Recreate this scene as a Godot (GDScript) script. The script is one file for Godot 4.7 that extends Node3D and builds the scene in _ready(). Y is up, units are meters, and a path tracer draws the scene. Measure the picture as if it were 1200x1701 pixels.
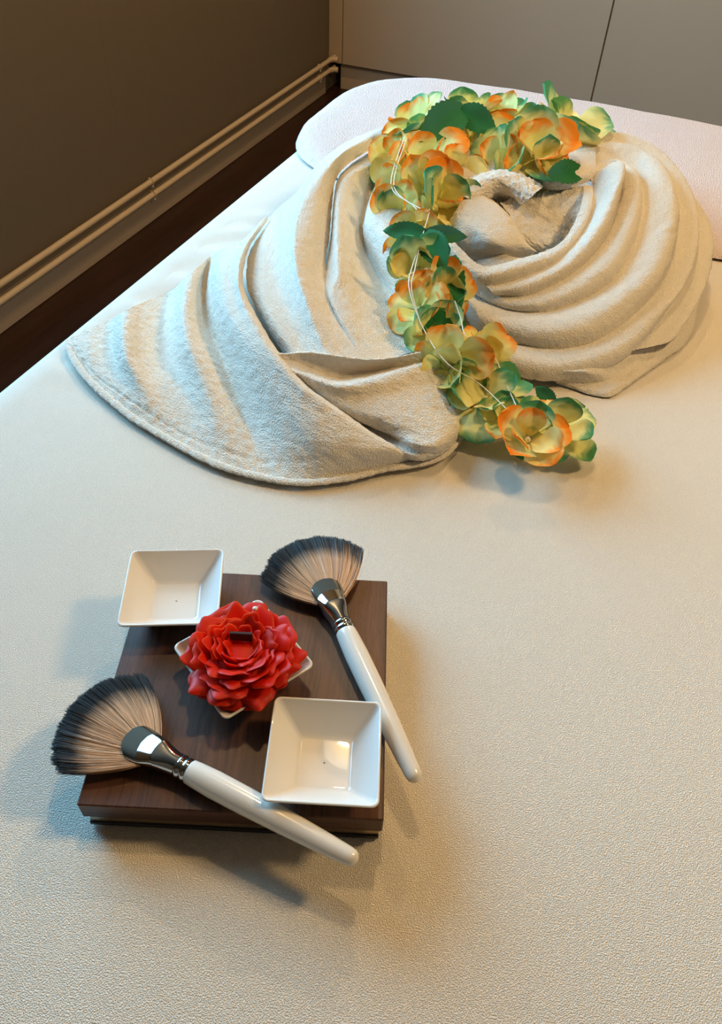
extends Node3D
# A spa treatment table: fleece blanket coiled into a swirl with a flower lei, and a wooden tray with dishes, a peony candle and two fan brushes.
# Metres, y up. The table top lies at BED; the room's floor at 0.

const BED := 0.75
var M := {}
var rng := RandomNumberGenerator.new()
var used := {}

# Fold lines of the blanket: x, height above the table top, z of points along each line.
const COIL := [
	[-0.0983, 0.1120, -1.0434, -0.0933, 0.1114, -1.0120, -0.0906, 0.1094, -0.9881, -0.0900, 0.1055, -0.9718, -0.0903, 0.1017, -0.9587, -0.0912, 0.0986, -0.9462, -0.0924, 0.0961, -0.9345, -0.0941, 0.0939, -0.9238, -0.0967, 0.0920, -0.9140, -0.1006, 0.0905, -0.9057, -0.1052, 0.0894, -0.8989, -0.1099, 0.0885, -0.8930, -0.1143, 0.0877, -0.8875, -0.1188, 0.0869, -0.8825, -0.1235, 0.0862, -0.8776, -0.1284, 0.0855, -0.8727, -0.1337, 0.0848, -0.8673, -0.1398, 0.0841, -0.8610, -0.1470, 0.0833, -0.8537, -0.1560, 0.0825, -0.8446, -0.1675, 0.0818, -0.8362, -0.1794, 0.0825, -0.8389, -0.1912, 0.0840, -0.8467, -0.2033, 0.0860, -0.8565, -0.2164, 0.0881, -0.8684, -0.2302, 0.0900, -0.8854],
	[-0.0871, 0.1100, -1.0504, -0.0812, 0.1086, -1.0219, -0.0783, 0.1050, -1.0003, -0.0766, 0.1011, -0.9822, -0.0761, 0.0976, -0.9655, -0.0774, 0.0945, -0.9497, -0.0797, 0.0918, -0.9355, -0.0824, 0.0894, -0.9229, -0.0853, 0.0871, -0.9114, -0.0885, 0.0849, -0.9006, -0.0921, 0.0829, -0.8907, -0.0965, 0.0810, -0.8816, -0.1015, 0.0793, -0.8734, -0.1070, 0.0777, -0.8659, -0.1130, 0.0762, -0.8585, -0.1195, 0.0748, -0.8508, -0.1268, 0.0734, -0.8428, -0.1351, 0.0719, -0.8343, -0.1450, 0.0707, -0.8259, -0.1566, 0.0700, -0.8181, -0.1699, 0.0701, -0.8164, -0.1832, 0.0711, -0.8241, -0.1959, 0.0732, -0.8343, -0.2081, 0.0763, -0.8458, -0.2211, 0.0788, -0.8599, -0.2357, 0.0800, -0.8784],
	[-0.0997, 0.1150, -1.0789, -0.0737, 0.1130, -1.0995, -0.0588, 0.1097, -1.0780, -0.0515, 0.1066, -1.0445, -0.0483, 0.1021, -1.0149, -0.0472, 0.0972, -0.9897, -0.0481, 0.0926, -0.9669, -0.0510, 0.0884, -0.9465, -0.0548, 0.0846, -0.9286, -0.0593, 0.0810, -0.9127, -0.0646, 0.0777, -0.8987, -0.0705, 0.0747, -0.8862, -0.0767, 0.0720, -0.8744, -0.0833, 0.0696, -0.8635, -0.0905, 0.0673, -0.8533, -0.0982, 0.0651, -0.8435, -0.1068, 0.0631, -0.8344, -0.1166, 0.0614, -0.8268, -0.1278, 0.0603, -0.8223, -0.1399, 0.0598, -0.8205, -0.1527, 0.0598, -0.8209, -0.1661, 0.0603, -0.8239, -0.1799, 0.0612, -0.8293, -0.1937, 0.0630, -0.8374, -0.2075, 0.0654, -0.8476, -0.2221, 0.0680, -0.8591],
	[-0.1091, 0.1200, -1.0895, -0.0826, 0.1197, -1.1200, -0.0580, 0.1174, -1.1183, -0.0390, 0.1123, -1.0997, -0.0271, 0.1079, -1.0656, -0.0204, 0.1023, -1.0318, -0.0173, 0.0956, -1.0019, -0.0162, 0.0887, -0.9752, -0.0177, 0.0815, -0.9518, -0.0196, 0.0752, -0.9285, -0.0240, 0.0695, -0.9067, -0.0320, 0.0644, -0.8883, -0.0415, 0.0601, -0.8724, -0.0521, 0.0567, -0.8584, -0.0630, 0.0539, -0.8460, -0.0742, 0.0514, -0.8348, -0.0862, 0.0497, -0.8252, -0.0993, 0.0487, -0.8188, -0.1130, 0.0482, -0.8149, -0.1270, 0.0480, -0.8132, -0.1415, 0.0483, -0.8147, -0.1561, 0.0491, -0.8184, -0.1708, 0.0504, -0.8236, -0.1856, 0.0521, -0.8304, -0.2009, 0.0540, -0.8389, -0.2172, 0.0560, -0.8485],
	[-0.1194, 0.1240, -1.1382, -0.0984, 0.1243, -1.1576, -0.0748, 0.1225, -1.1683, -0.0505, 0.1189, -1.1675, -0.0274, 0.1139, -1.1554, -0.0083, 0.1078, -1.1318, 0.0070, 0.1010, -1.1022, 0.0195, 0.0938, -1.0705, 0.0277, 0.0860, -1.0375, 0.0321, 0.0777, -1.0055, 0.0331, 0.0699, -0.9736, 0.0307, 0.0629, -0.9424, 0.0251, 0.0563, -0.9139, 0.0163, 0.0504, -0.8886, 0.0068, 0.0451, -0.8652, -0.0038, 0.0403, -0.8439, -0.0157, 0.0357, -0.8256, -0.0293, 0.0319, -0.8100, -0.0449, 0.0299, -0.7977, -0.0613, 0.0287, -0.7886, -0.0783, 0.0281, -0.7831, -0.0954, 0.0278, -0.7803, -0.1123, 0.0280, -0.7788, -0.1289, 0.0292, -0.7773, -0.1459, 0.0306, -0.7798, -0.1630, 0.0320, -0.7864],
	[-0.1261, 0.1180, -1.1805, -0.1069, 0.1164, -1.2014, -0.0846, 0.1143, -1.2149, -0.0606, 0.1119, -1.2159, -0.0368, 0.1080, -1.2074, -0.0144, 0.1027, -1.1907, 0.0054, 0.0960, -1.1680, 0.0224, 0.0882, -1.1412, 0.0363, 0.0800, -1.1107, 0.0457, 0.0717, -1.0769, 0.0529, 0.0637, -1.0420, 0.0553, 0.0561, -1.0063, 0.0540, 0.0492, -0.9714, 0.0496, 0.0431, -0.9377, 0.0433, 0.0376, -0.9059, 0.0363, 0.0323, -0.8756, 0.0279, 0.0270, -0.8477, 0.0178, 0.0214, -0.8227, 0.0051, 0.0164, -0.8013, -0.0107, 0.0123, -0.7848, -0.0278, 0.0096, -0.7706, -0.0458, 0.0082, -0.7585, -0.0647, 0.0077, -0.7497, -0.0844, 0.0088, -0.7453, -0.1045, 0.0101, -0.7462, -0.1247, 0.0100, -0.7523],
	[-0.1252, 0.1080, -1.2240, -0.1079, 0.1068, -1.2392, -0.0877, 0.1052, -1.2536, -0.0673, 0.1030, -1.2539, -0.0489, 0.1003, -1.2395, -0.0313, 0.0971, -1.2211, -0.0131, 0.0929, -1.2037, 0.0051, 0.0877, -1.1852, 0.0229, 0.0812, -1.1657, 0.0398, 0.0732, -1.1456, 0.0555, 0.0637, -1.1244, 0.0659, 0.0528, -1.1015, 0.0700, 0.0434, -1.0731, 0.0713, 0.0359, -1.0413, 0.0705, 0.0306, -1.0062, 0.0675, 0.0262, -0.9717, 0.0626, 0.0224, -0.9383, 0.0568, 0.0184, -0.9073, 0.0500, 0.0140, -0.8788, 0.0413, 0.0101, -0.8520, 0.0306, 0.0073, -0.8272, 0.0176, 0.0062, -0.8039, 0.0024, 0.0058, -0.7855, -0.0144, 0.0052, -0.7731, -0.0320, 0.0044, -0.7655, -0.0497, 0.0030, -0.7622],
	[-0.1213, 0.0700, -1.2918, -0.1029, 0.0690, -1.3056, -0.0812, 0.0675, -1.3188, -0.0603, 0.0647, -1.3188, -0.0429, 0.0608, -1.3047, -0.0266, 0.0566, -1.2860, -0.0091, 0.0524, -1.2665, 0.0088, 0.0481, -1.2446, 0.0273, 0.0436, -1.2201, 0.0468, 0.0391, -1.1920, 0.0660, 0.0336, -1.1617, 0.0772, 0.0240, -1.1345, 0.0812, 0.0171, -1.0999, 0.0830, 0.0120, -1.0622, 0.0839, 0.0079, -1.0232, 0.0843, 0.0042, -0.9839, 0.0849, 0.0010, -0.9430, 0.0775, -0.0004, -0.9054, 0.0635, -0.0000, -0.8735, 0.0507, 0.0000, -0.8440, 0.0381, 0.0000, -0.8163, 0.0256, 0.0000, -0.7901, 0.0130, 0.0000, -0.7653, -0.0074, 0.0000, -0.7589, -0.0296, 0.0000, -0.7616, -0.0493, 0.0000, -0.7635],
]
const BACKPANEL := [
	[-0.1898, 0.0960, -0.9749, -0.1745, 0.1020, -0.9880, -0.1550, 0.1040, -1.0058, -0.1299, 0.1060, -1.0273, -0.1092, 0.1080, -1.0420, -0.0967, 0.1100, -1.0455],
	[-0.1748, 0.0940, -0.9595, -0.1608, 0.0980, -0.9847, -0.1458, 0.1000, -0.9962, -0.1254, 0.1010, -1.0116, -0.1066, 0.1030, -1.0199, -0.0934, 0.1070, -1.0241],
	[-0.1566, 0.0840, -0.9426, -0.1461, 0.0850, -0.9595, -0.1316, 0.0850, -0.9738, -0.1136, 0.0870, -0.9853, -0.0994, 0.0900, -0.9997, -0.0917, 0.1000, -1.0087],
	[-0.1442, 0.0700, -0.9390, -0.1313, 0.0680, -0.9430, -0.1193, 0.0680, -0.9489, -0.1061, 0.0730, -0.9649, -0.0968, 0.0780, -0.9861, -0.0909, 0.0920, -0.9920],
	[-0.1347, 0.0500, -0.9531, -0.1243, 0.0480, -0.9624, -0.1156, 0.0500, -0.9624, -0.1010, 0.0600, -0.9686, -0.0896, 0.0750, -0.9755, -0.0845, 0.0850, -0.9902],
]
const LOBE := [
	[-0.2339, 0.0960, -0.9039, -0.2255, 0.0820, -0.8924, -0.2041, 0.0700, -0.8765, -0.1811, 0.0580, -0.8745, -0.1621, 0.0530, -0.8940, -0.1370, 0.0500, -0.9254],
	[-0.2297, 0.1060, -0.9101, -0.2137, 0.0950, -0.8823, -0.1967, 0.0810, -0.8759, -0.1752, 0.0720, -0.8768, -0.1582, 0.0670, -0.8925, -0.1308, 0.0560, -0.9323],
	[-0.2281, 0.1140, -0.9306, -0.2058, 0.1070, -0.8989, -0.1845, 0.1000, -0.8789, -0.1655, 0.0940, -0.8758, -0.1483, 0.0860, -0.8857, -0.1262, 0.0660, -0.9232],
	[-0.2293, 0.1160, -0.9584, -0.1992, 0.1120, -0.9394, -0.1727, 0.1060, -0.9213, -0.1531, 0.0970, -0.9079, -0.1391, 0.0860, -0.9064, -0.1239, 0.0700, -0.9224],
	[-0.2263, 0.1050, -0.9846, -0.1978, 0.0980, -0.9749, -0.1726, 0.0920, -0.9582, -0.1539, 0.0820, -0.9450, -0.1408, 0.0680, -0.9451, -0.1255, 0.0550, -0.9483],
]
const ROLL := [
	[-0.2493, 0.1000, -0.9703, -0.2420, 0.1080, -1.0043, -0.2278, 0.1120, -1.0294, -0.2113, 0.1120, -1.0504, -0.1880, 0.1120, -1.0583, -0.1623, 0.1120, -1.0426, -0.1439, 0.1120, -1.0162],
	[-0.2294, 0.1140, -0.9299, -0.2252, 0.1210, -0.9626, -0.2141, 0.1250, -0.9849, -0.1995, 0.1260, -0.9976, -0.1800, 0.1250, -1.0048, -0.1609, 0.1220, -0.9968, -0.1453, 0.1180, -0.9847],
	[-0.2181, 0.1140, -0.9320, -0.2131, 0.1200, -0.9525, -0.2041, 0.1230, -0.9720, -0.1927, 0.1240, -0.9791, -0.1798, 0.1230, -0.9821, -0.1642, 0.1190, -0.9763, -0.1513, 0.1140, -0.9696],
	[-0.2100, 0.1020, -0.9514, -0.2034, 0.1080, -0.9619, -0.1982, 0.1100, -0.9746, -0.1906, 0.1110, -0.9796, -0.1813, 0.1100, -0.9794, -0.1707, 0.1060, -0.9761, -0.1615, 0.1020, -0.9722],
	[-0.2082, 0.0850, -0.9754, -0.2029, 0.0880, -0.9881, -0.1982, 0.0880, -0.9996, -0.1931, 0.0880, -1.0037, -0.1872, 0.0860, -1.0063, -0.1812, 0.0840, -1.0028, -0.1738, 0.0800, -1.0011],
]
const FAN := [
	[-0.5952, 0.0040, -0.5962, -0.5900, 0.0040, -0.5904, -0.5844, 0.0020, -0.5855],
	[-0.5828, 0.0060, -0.6239, -0.5602, 0.0100, -0.5906, -0.5394, 0.0080, -0.5644, -0.5154, 0.0020, -0.5377],
	[-0.5743, 0.0050, -0.6515, -0.5483, 0.0070, -0.6148, -0.5101, 0.0100, -0.5687, -0.4730, 0.0100, -0.5316, -0.4550, 0.0020, -0.5114],
	[-0.5469, 0.0260, -0.6491, -0.5158, 0.0320, -0.6017, -0.4840, 0.0300, -0.5621, -0.4516, 0.0180, -0.5357, -0.4165, 0.0020, -0.4998],
	[-0.5516, 0.0130, -0.6932, -0.5205, 0.0150, -0.6424, -0.4809, 0.0140, -0.5888, -0.4309, 0.0120, -0.5425, -0.3784, 0.0020, -0.4903],
	[-0.5451, 0.0050, -0.7384, -0.5142, 0.0070, -0.6811, -0.4693, 0.0090, -0.6152, -0.4146, 0.0140, -0.5588, -0.3466, 0.0020, -0.4837],
	[-0.5149, 0.0340, -0.7389, -0.4755, 0.0420, -0.6659, -0.4330, 0.0420, -0.6045, -0.3873, 0.0300, -0.5596, -0.3144, 0.0020, -0.4809],
	[-0.5185, 0.0300, -0.7822, -0.4955, 0.0260, -0.7318, -0.4531, 0.0240, -0.6659, -0.3882, 0.0240, -0.5919, -0.2853, 0.0020, -0.4827],
	[-0.5225, 0.0260, -0.8097, -0.5080, 0.0140, -0.7653, -0.4620, 0.0150, -0.6919, -0.3962, 0.0210, -0.6176, -0.2731, 0.0020, -0.4845],
	[-0.4980, 0.0450, -0.8060, -0.4729, 0.0530, -0.7373, -0.4146, 0.0580, -0.6519, -0.3453, 0.0500, -0.5839, -0.2775, 0.0300, -0.5291, -0.2387, 0.0020, -0.4944],
	[-0.4831, 0.0500, -0.8276, -0.4515, 0.0650, -0.7393, -0.4112, 0.0690, -0.6752, -0.3491, 0.0670, -0.6028, -0.2775, 0.0520, -0.5511, -0.2294, 0.0320, -0.5237, -0.2038, 0.0020, -0.5178],
	[-0.4853, 0.0500, -0.8911, -0.4509, 0.0700, -0.7751, -0.4188, 0.0740, -0.6998, -0.3909, 0.0730, -0.6607, -0.3535, 0.0710, -0.6226, -0.3194, 0.0680, -0.5924, -0.2760, 0.0600, -0.5649, -0.2477, 0.0520, -0.5575, -0.2238, 0.0430, -0.5550, -0.1983, 0.0340, -0.5512, -0.1702, 0.0240, -0.5510, -0.1567, 0.0020, -0.5624],
	[-0.4844, 0.0450, -0.8993, -0.4601, 0.0550, -0.7996, -0.4318, 0.0550, -0.7312, -0.4033, 0.0550, -0.6910, -0.3643, 0.0530, -0.6511, -0.3288, 0.0500, -0.6193, -0.2824, 0.0440, -0.5879, -0.2533, 0.0380, -0.5790, -0.2280, 0.0300, -0.5748, -0.2009, 0.0240, -0.5671, -0.1718, 0.0150, -0.5655, -0.1523, 0.0020, -0.5684],
]
const INNER := [
	[-0.5012, 0.0300, -0.9325, -0.4714, 0.0420, -0.8257, -0.4367, 0.0460, -0.7466, -0.4059, 0.0460, -0.7036, -0.3658, 0.0440, -0.6632, -0.3294, 0.0400, -0.6314],
	[-0.4932, 0.0400, -0.9607, -0.4558, 0.0570, -0.8310, -0.4190, 0.0610, -0.7474, -0.3829, 0.0610, -0.6897, -0.3438, 0.0570, -0.6474, -0.3113, 0.0500, -0.6214],
	[-0.4815, 0.0500, -0.9763, -0.4387, 0.0640, -0.8419, -0.3953, 0.0670, -0.7468, -0.3452, 0.0640, -0.6744, -0.2982, 0.0540, -0.6236],
	[-0.4762, 0.0620, -1.0014, -0.4170, 0.0790, -0.8365, -0.3762, 0.0790, -0.7472, -0.3301, 0.0740, -0.6771, -0.2834, 0.0580, -0.6218],
	[-0.4703, 0.0750, -1.0341, -0.4349, 0.0920, -0.9216, -0.4041, 0.0910, -0.8241, -0.3684, 0.0890, -0.7458, -0.3244, 0.0810, -0.6806, -0.2711, 0.0600, -0.6220],
	[-0.4500, 0.0900, -1.0849, -0.4291, 0.1020, -0.9729, -0.4087, 0.0920, -0.8945, -0.3747, 0.0810, -0.8090, -0.3436, 0.0730, -0.7445, -0.2981, 0.0670, -0.6781, -0.2550, 0.0560, -0.6324],
	[-0.4107, 0.1000, -1.1403, -0.4129, 0.1080, -1.0504, -0.4228, 0.1020, -1.0011, -0.4178, 0.0880, -0.9514, -0.3945, 0.0740, -0.8875, -0.3706, 0.0660, -0.8268, -0.3489, 0.0630, -0.7696, -0.3026, 0.0630, -0.6966, -0.2423, 0.0530, -0.6419],
	[-0.3905, 0.0980, -1.1126, -0.4059, 0.0960, -1.0435, -0.4191, 0.0880, -1.0080, -0.4233, 0.0760, -0.9846, -0.4066, 0.0600, -0.9347, -0.3815, 0.0520, -0.8699, -0.3572, 0.0560, -0.8040, -0.3060, 0.0600, -0.7143, -0.2381, 0.0500, -0.6486],
]
const PLEAT := [
	[-0.3993, 0.0880, -1.1125, -0.4127, 0.0860, -1.0568, -0.4245, 0.0780, -1.0213, -0.4277, 0.0680, -0.9991, -0.4103, 0.0540, -0.9473, -0.3832, 0.0480, -0.8779, -0.3588, 0.0520, -0.8114, -0.3318, 0.0600, -0.7455, -0.2936, 0.0600, -0.6926, -0.2512, 0.0500, -0.6436],
	[-0.3763, 0.0900, -1.0643, -0.3977, 0.0910, -1.0040, -0.4050, 0.0880, -0.9687, -0.3936, 0.0840, -0.9223, -0.3659, 0.0790, -0.8530, -0.3363, 0.0770, -0.7868, -0.3186, 0.0750, -0.7496, -0.3114, 0.0690, -0.7163, -0.2810, 0.0630, -0.6800, -0.2449, 0.0510, -0.6450],
	[-0.3698, 0.0860, -1.0600, -0.3895, 0.0860, -1.0084, -0.3924, 0.0850, -0.9723, -0.3781, 0.0800, -0.9201, -0.3513, 0.0750, -0.8515, -0.3227, 0.0720, -0.7879, -0.3025, 0.0690, -0.7423, -0.2845, 0.0650, -0.7017, -0.2439, 0.0530, -0.6423],
	[-0.3659, 0.0800, -1.0507, -0.3809, 0.0760, -1.0242, -0.3814, 0.0730, -0.9878, -0.3650, 0.0670, -0.9287, -0.3404, 0.0610, -0.8614, -0.3096, 0.0580, -0.7988, -0.2741, 0.0570, -0.7211, -0.2305, 0.0500, -0.6522],
	[-0.3613, 0.0740, -1.0396, -0.3757, 0.0660, -1.0287, -0.3746, 0.0610, -0.9898, -0.3592, 0.0550, -0.9307, -0.3476, 0.0500, -0.9004, -0.3220, 0.0470, -0.8603, -0.2879, 0.0430, -0.8153, -0.2485, 0.0460, -0.7460, -0.2165, 0.0440, -0.6708],
	[-0.3521, 0.0900, -1.0123, -0.3564, 0.0880, -0.9828, -0.3471, 0.0860, -0.9309, -0.3334, 0.0820, -0.8805, -0.3190, 0.0780, -0.8572, -0.2858, 0.0670, -0.8162, -0.2588, 0.0560, -0.7855, -0.2306, 0.0500, -0.7405, -0.2036, 0.0440, -0.6868],
	[-0.3262, 0.0950, -1.0121, -0.3218, 0.0950, -0.9716, -0.3041, 0.0930, -0.9063, -0.2833, 0.0870, -0.8410, -0.2589, 0.0710, -0.8052, -0.2295, 0.0560, -0.7729, -0.2060, 0.0500, -0.7385, -0.1891, 0.0440, -0.7013],
	[-0.2792, 0.0900, -1.0278, -0.2666, 0.0880, -0.9766, -0.2564, 0.0800, -0.9236, -0.2415, 0.0700, -0.8819, -0.2172, 0.0580, -0.8359, -0.1929, 0.0500, -0.7870, -0.1790, 0.0440, -0.7347, -0.1725, 0.0400, -0.7054],
]
const FLAP := [
	[-0.3244, 0.0450, -0.6159, -0.2984, 0.0460, -0.6314, -0.2654, 0.0450, -0.6412, -0.2406, 0.0430, -0.6524, -0.2176, 0.0420, -0.6685, -0.1924, 0.0400, -0.6960],
	[-0.3200, 0.0630, -0.6001, -0.2886, 0.0670, -0.6108, -0.2570, 0.0650, -0.6207, -0.2333, 0.0610, -0.6322, -0.2115, 0.0590, -0.6492, -0.1876, 0.0560, -0.6775],
	[-0.3125, 0.0590, -0.5958, -0.2846, 0.0550, -0.6093, -0.2618, 0.0490, -0.6199, -0.2350, 0.0470, -0.6379, -0.2109, 0.0470, -0.6552, -0.1859, 0.0480, -0.6788],
	[-0.3017, 0.0560, -0.5904, -0.2746, 0.0490, -0.6023, -0.2581, 0.0420, -0.6148, -0.2332, 0.0400, -0.6377, -0.2079, 0.0420, -0.6572, -0.1829, 0.0440, -0.6792],
	[-0.2951, 0.0570, -0.5851, -0.2626, 0.0570, -0.5833, -0.2422, 0.0560, -0.5866, -0.2191, 0.0550, -0.6089, -0.1981, 0.0540, -0.6374, -0.1762, 0.0520, -0.6650],
	[-0.2885, 0.0500, -0.5851, -0.2519, 0.0470, -0.5788, -0.2217, 0.0460, -0.5888, -0.1962, 0.0450, -0.6076, -0.1739, 0.0430, -0.6377, -0.1511, 0.0380, -0.6673],
	[-0.2725, 0.0400, -0.5826, -0.2350, 0.0370, -0.5737, -0.2033, 0.0380, -0.5764, -0.1758, 0.0380, -0.5891, -0.1526, 0.0350, -0.6201, -0.1314, 0.0270, -0.6602],
	[-0.2431, 0.0300, -0.5775, -0.2147, 0.0270, -0.5734, -0.1888, 0.0260, -0.5742, -0.1637, 0.0310, -0.5751, -0.1378, 0.0300, -0.5965, -0.1236, 0.0180, -0.6561],
	[-0.2231, 0.0240, -0.5778, -0.2002, 0.0180, -0.5794, -0.1821, 0.0160, -0.5789, -0.1525, 0.0280, -0.5620, -0.1294, 0.0260, -0.5821, -0.1196, 0.0100, -0.6577],
	[-0.1980, 0.0200, -0.5654, -0.1783, 0.0130, -0.5660, -0.1589, 0.0180, -0.5577, -0.1419, 0.0160, -0.5621, -0.1248, 0.0120, -0.5928, -0.1186, 0.0000, -0.6662],
	[-0.1767, 0.0000, -0.5469, -0.1613, 0.0000, -0.5578, -0.1461, 0.0000, -0.5697, -0.1294, 0.0000, -0.5913, -0.1225, 0.0000, -0.6258, -0.1171, 0.0000, -0.6658],
]
const HEM := [
	[-0.5962, 0.0030, -0.5960, -0.5818, 0.0036, -0.5815, -0.5519, 0.0042, -0.5581, -0.5133, 0.0042, -0.5354, -0.4531, 0.0042, -0.5092, -0.4148, 0.0042, -0.4977, -0.3768, 0.0042, -0.4882, -0.3452, 0.0042, -0.4817, -0.3131, 0.0042, -0.4789, -0.2719, 0.0042, -0.4825, -0.2377, 0.0042, -0.4924, -0.2030, 0.0042, -0.5156, -0.1753, 0.0042, -0.5425, -0.1449, 0.0042, -0.5651, -0.1284, 0.0042, -0.5867, -0.1216, 0.0042, -0.6208, -0.1167, 0.0042, -0.6625],
]
const CORDS := [
	[-0.3358, 0.1430, -1.0087, -0.3151, 0.1220, -0.9084, -0.2701, 0.1180, -0.8718, -0.2442, 0.1120, -0.8295, -0.2340, 0.1040, -0.7652, -0.2232, 0.0980, -0.7248, -0.1909, 0.0750, -0.6893, -0.1531, 0.0650, -0.6566, -0.1154, 0.0500, -0.6569, -0.0614, 0.0450, -0.6180],
	[-0.3316, 0.1430, -1.0063, -0.3105, 0.1220, -0.9069, -0.2539, 0.1240, -0.8564, -0.2482, 0.1240, -0.8593, -0.2395, 0.1120, -0.8073, -0.2293, 0.1040, -0.7600, -0.2209, 0.0980, -0.7259, -0.1969, 0.0780, -0.6940],
	[-0.1733, 0.0920, -0.7329, -0.1604, 0.0820, -0.7173, -0.1464, 0.0760, -0.6961, -0.1154, 0.0600, -0.6977, -0.0964, 0.0500, -0.6772, -0.0591, 0.0460, -0.6177],
]
const BACKRIM := [
	[-0.4235, 0.0850, -1.1508, -0.3432, 0.0900, -1.1673, -0.2711, 0.0950, -1.1743, -0.1872, 0.1000, -1.1983, -0.1081, 0.1000, -1.2503],
	[-0.4180, 0.0980, -1.1347, -0.3365, 0.1080, -1.1414, -0.2662, 0.1150, -1.1465, -0.1846, 0.1200, -1.1692, -0.1066, 0.1220, -1.2094],
	[-0.3878, 0.1040, -1.0707, -0.3064, 0.1160, -1.0491, -0.2402, 0.1220, -1.0525, -0.1635, 0.1260, -1.0720, -0.1019, 0.1270, -1.1286],
	[-0.3633, 0.0940, -1.0293, -0.2809, 0.1060, -1.0013, -0.2363, 0.1130, -1.0011, -0.1916, 0.1180, -1.0275, -0.1324, 0.1220, -1.0262, -0.0920, 0.1220, -1.0808],
	[-0.3500, 0.0750, -1.0094, -0.2648, 0.0850, -0.9851, -0.2314, 0.0900, -1.0099, -0.1906, 0.1000, -1.0361, -0.1280, 0.1080, -1.0204, -0.0875, 0.1100, -1.0729],
]
# Lei flowers: x, height, z, axis x, y, z, radius, dye of the outer and inner tips, opening.
const FLOWERS := [
	[-0.1744, 0.1350, -1.0627, 0.1605, 0.8650, 0.4754, 0.0522, "G", "O", 0.95],
	[-0.1438, 0.1250, -1.1753, 0.3701, 0.9290, -0.0025, 0.0644, "G", "G", 1.15],
	[-0.2968, 0.1350, -1.1551, -0.1569, 0.9429, -0.2938, 0.0499, "O", "G", 1.00],
	[-0.2581, 0.1200, -1.1006, 0.2661, 0.8398, 0.4733, 0.0500, "O", "Y", 1.20],
	[-0.3515, 0.1250, -1.1057, -0.5037, 0.8425, 0.1910, 0.0494, "G", "O", 1.10],
	[-0.3544, 0.1070, -1.0270, -0.4734, 0.6570, 0.5867, 0.0394, "O", "O", 0.90],
	[-0.3037, 0.1200, -1.0095, 0.0359, 0.8921, 0.4504, 0.0478, "O", "O", 1.10],
	[-0.2822, 0.1100, -0.9426, 0.2924, 0.5675, 0.7697, 0.0428, "O", "Y", 1.10],
	[-0.2504, 0.1070, -0.9274, 0.5108, 0.7610, 0.4000, 0.0466, "G", "G", 0.80],
	[-0.3002, 0.0950, -0.8996, -0.3637, 0.5526, 0.7500, 0.0347, "O", "O", 1.00],
	[-0.2534, 0.0950, -0.8348, 0.1476, 0.3589, 0.9216, 0.0328, "O", "Y", 1.20],
	[-0.2369, 0.0900, -0.7850, -0.0343, 0.5930, 0.8045, 0.0343, "G", "Y", 1.00],
	[-0.1957, 0.0780, -0.7694, 0.5195, 0.6924, 0.5007, 0.0312, "O", "G", 1.10],
	[-0.2157, 0.0750, -0.7330, -0.2313, 0.6992, 0.6764, 0.0346, "O", "O", 1.20],
	[-0.1805, 0.0630, -0.7109, 0.0820, 0.9530, 0.2917, 0.0327, "G", "G", 0.90],
	[-0.1574, 0.0520, -0.6690, 0.0264, 0.4288, 0.9030, 0.0368, "O", "Y", 1.20],
	[-0.1310, 0.0480, -0.7121, 0.4200, 0.8765, 0.2353, 0.0353, "O", "Y", 1.00],
	[-0.1084, 0.0420, -0.6549, 0.0201, 0.9124, 0.4088, 0.0387, "G", "G", 1.25],
	[-0.0822, 0.0360, -0.6426, -0.1464, 0.9485, 0.2810, 0.0246, "G", "G", 0.90],
	[-0.0516, 0.0420, -0.6102, 0.0987, 0.9383, 0.3313, 0.0342, "O", "O", 1.00],
	[-0.0273, 0.0340, -0.6504, 0.2373, 0.9635, 0.1242, 0.0354, "G", "G", 1.30],
	[-0.3035, 0.1230, -1.0773, -0.0513, 0.9680, 0.2458, 0.0448, "G", "O", 1.10],
	[-0.2515, 0.1130, -0.9975, 0.5195, 0.6924, 0.5007, 0.0392, "O", "Y", 1.20],
	[-0.2121, 0.1270, -1.0438, -0.1861, 0.7082, 0.6810, 0.0396, "G", "O", 1.00],
	[-0.3303, 0.1030, -0.9566, -0.4169, 0.3348, 0.8450, 0.0345, "Y", "O", 1.10],
	[-0.1372, 0.0420, -0.6725, 0.3955, 0.5506, 0.7351, 0.0306, "O", "G", 1.20],
	[-0.1538, 0.1300, -1.0437, 0.4754, 0.5550, 0.6826, 0.0406, "O", "O", 1.10],
	[-0.2455, 0.1330, -1.1840, -0.2629, 0.9648, 0.0097, 0.0416, "G", "O", 1.00],
]
# Lei leaves: base, tip, width.
const LEAVES := [
	[-0.2847, 0.1600, -1.1040, -0.3119, 0.1480, -1.0106, 0.0540],
	[-0.2877, 0.1600, -1.0972, -0.2319, 0.1450, -1.0812, 0.0391],
	[-0.1386, 0.1350, -0.9961, -0.0956, 0.1250, -1.0792, 0.0345],
	[-0.2395, 0.1150, -0.8234, -0.2965, 0.1050, -0.8262, 0.0236],
	[-0.2407, 0.1150, -0.8228, -0.1952, 0.1050, -0.8564, 0.0222],
	[-0.2389, 0.1170, -0.8191, -0.2011, 0.1050, -0.7762, 0.0372],
	[-0.2044, 0.0950, -0.8216, -0.1713, 0.0800, -0.7492, 0.0237],
	[-0.1663, 0.0800, -0.7420, -0.1957, 0.0680, -0.7016, 0.0224],
	[-0.0407, 0.0220, -0.6957, -0.0661, 0.0320, -0.7054, 0.0193],
	[-0.0632, 0.0220, -0.6175, -0.0454, 0.0120, -0.6090, 0.0194],
]

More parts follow.
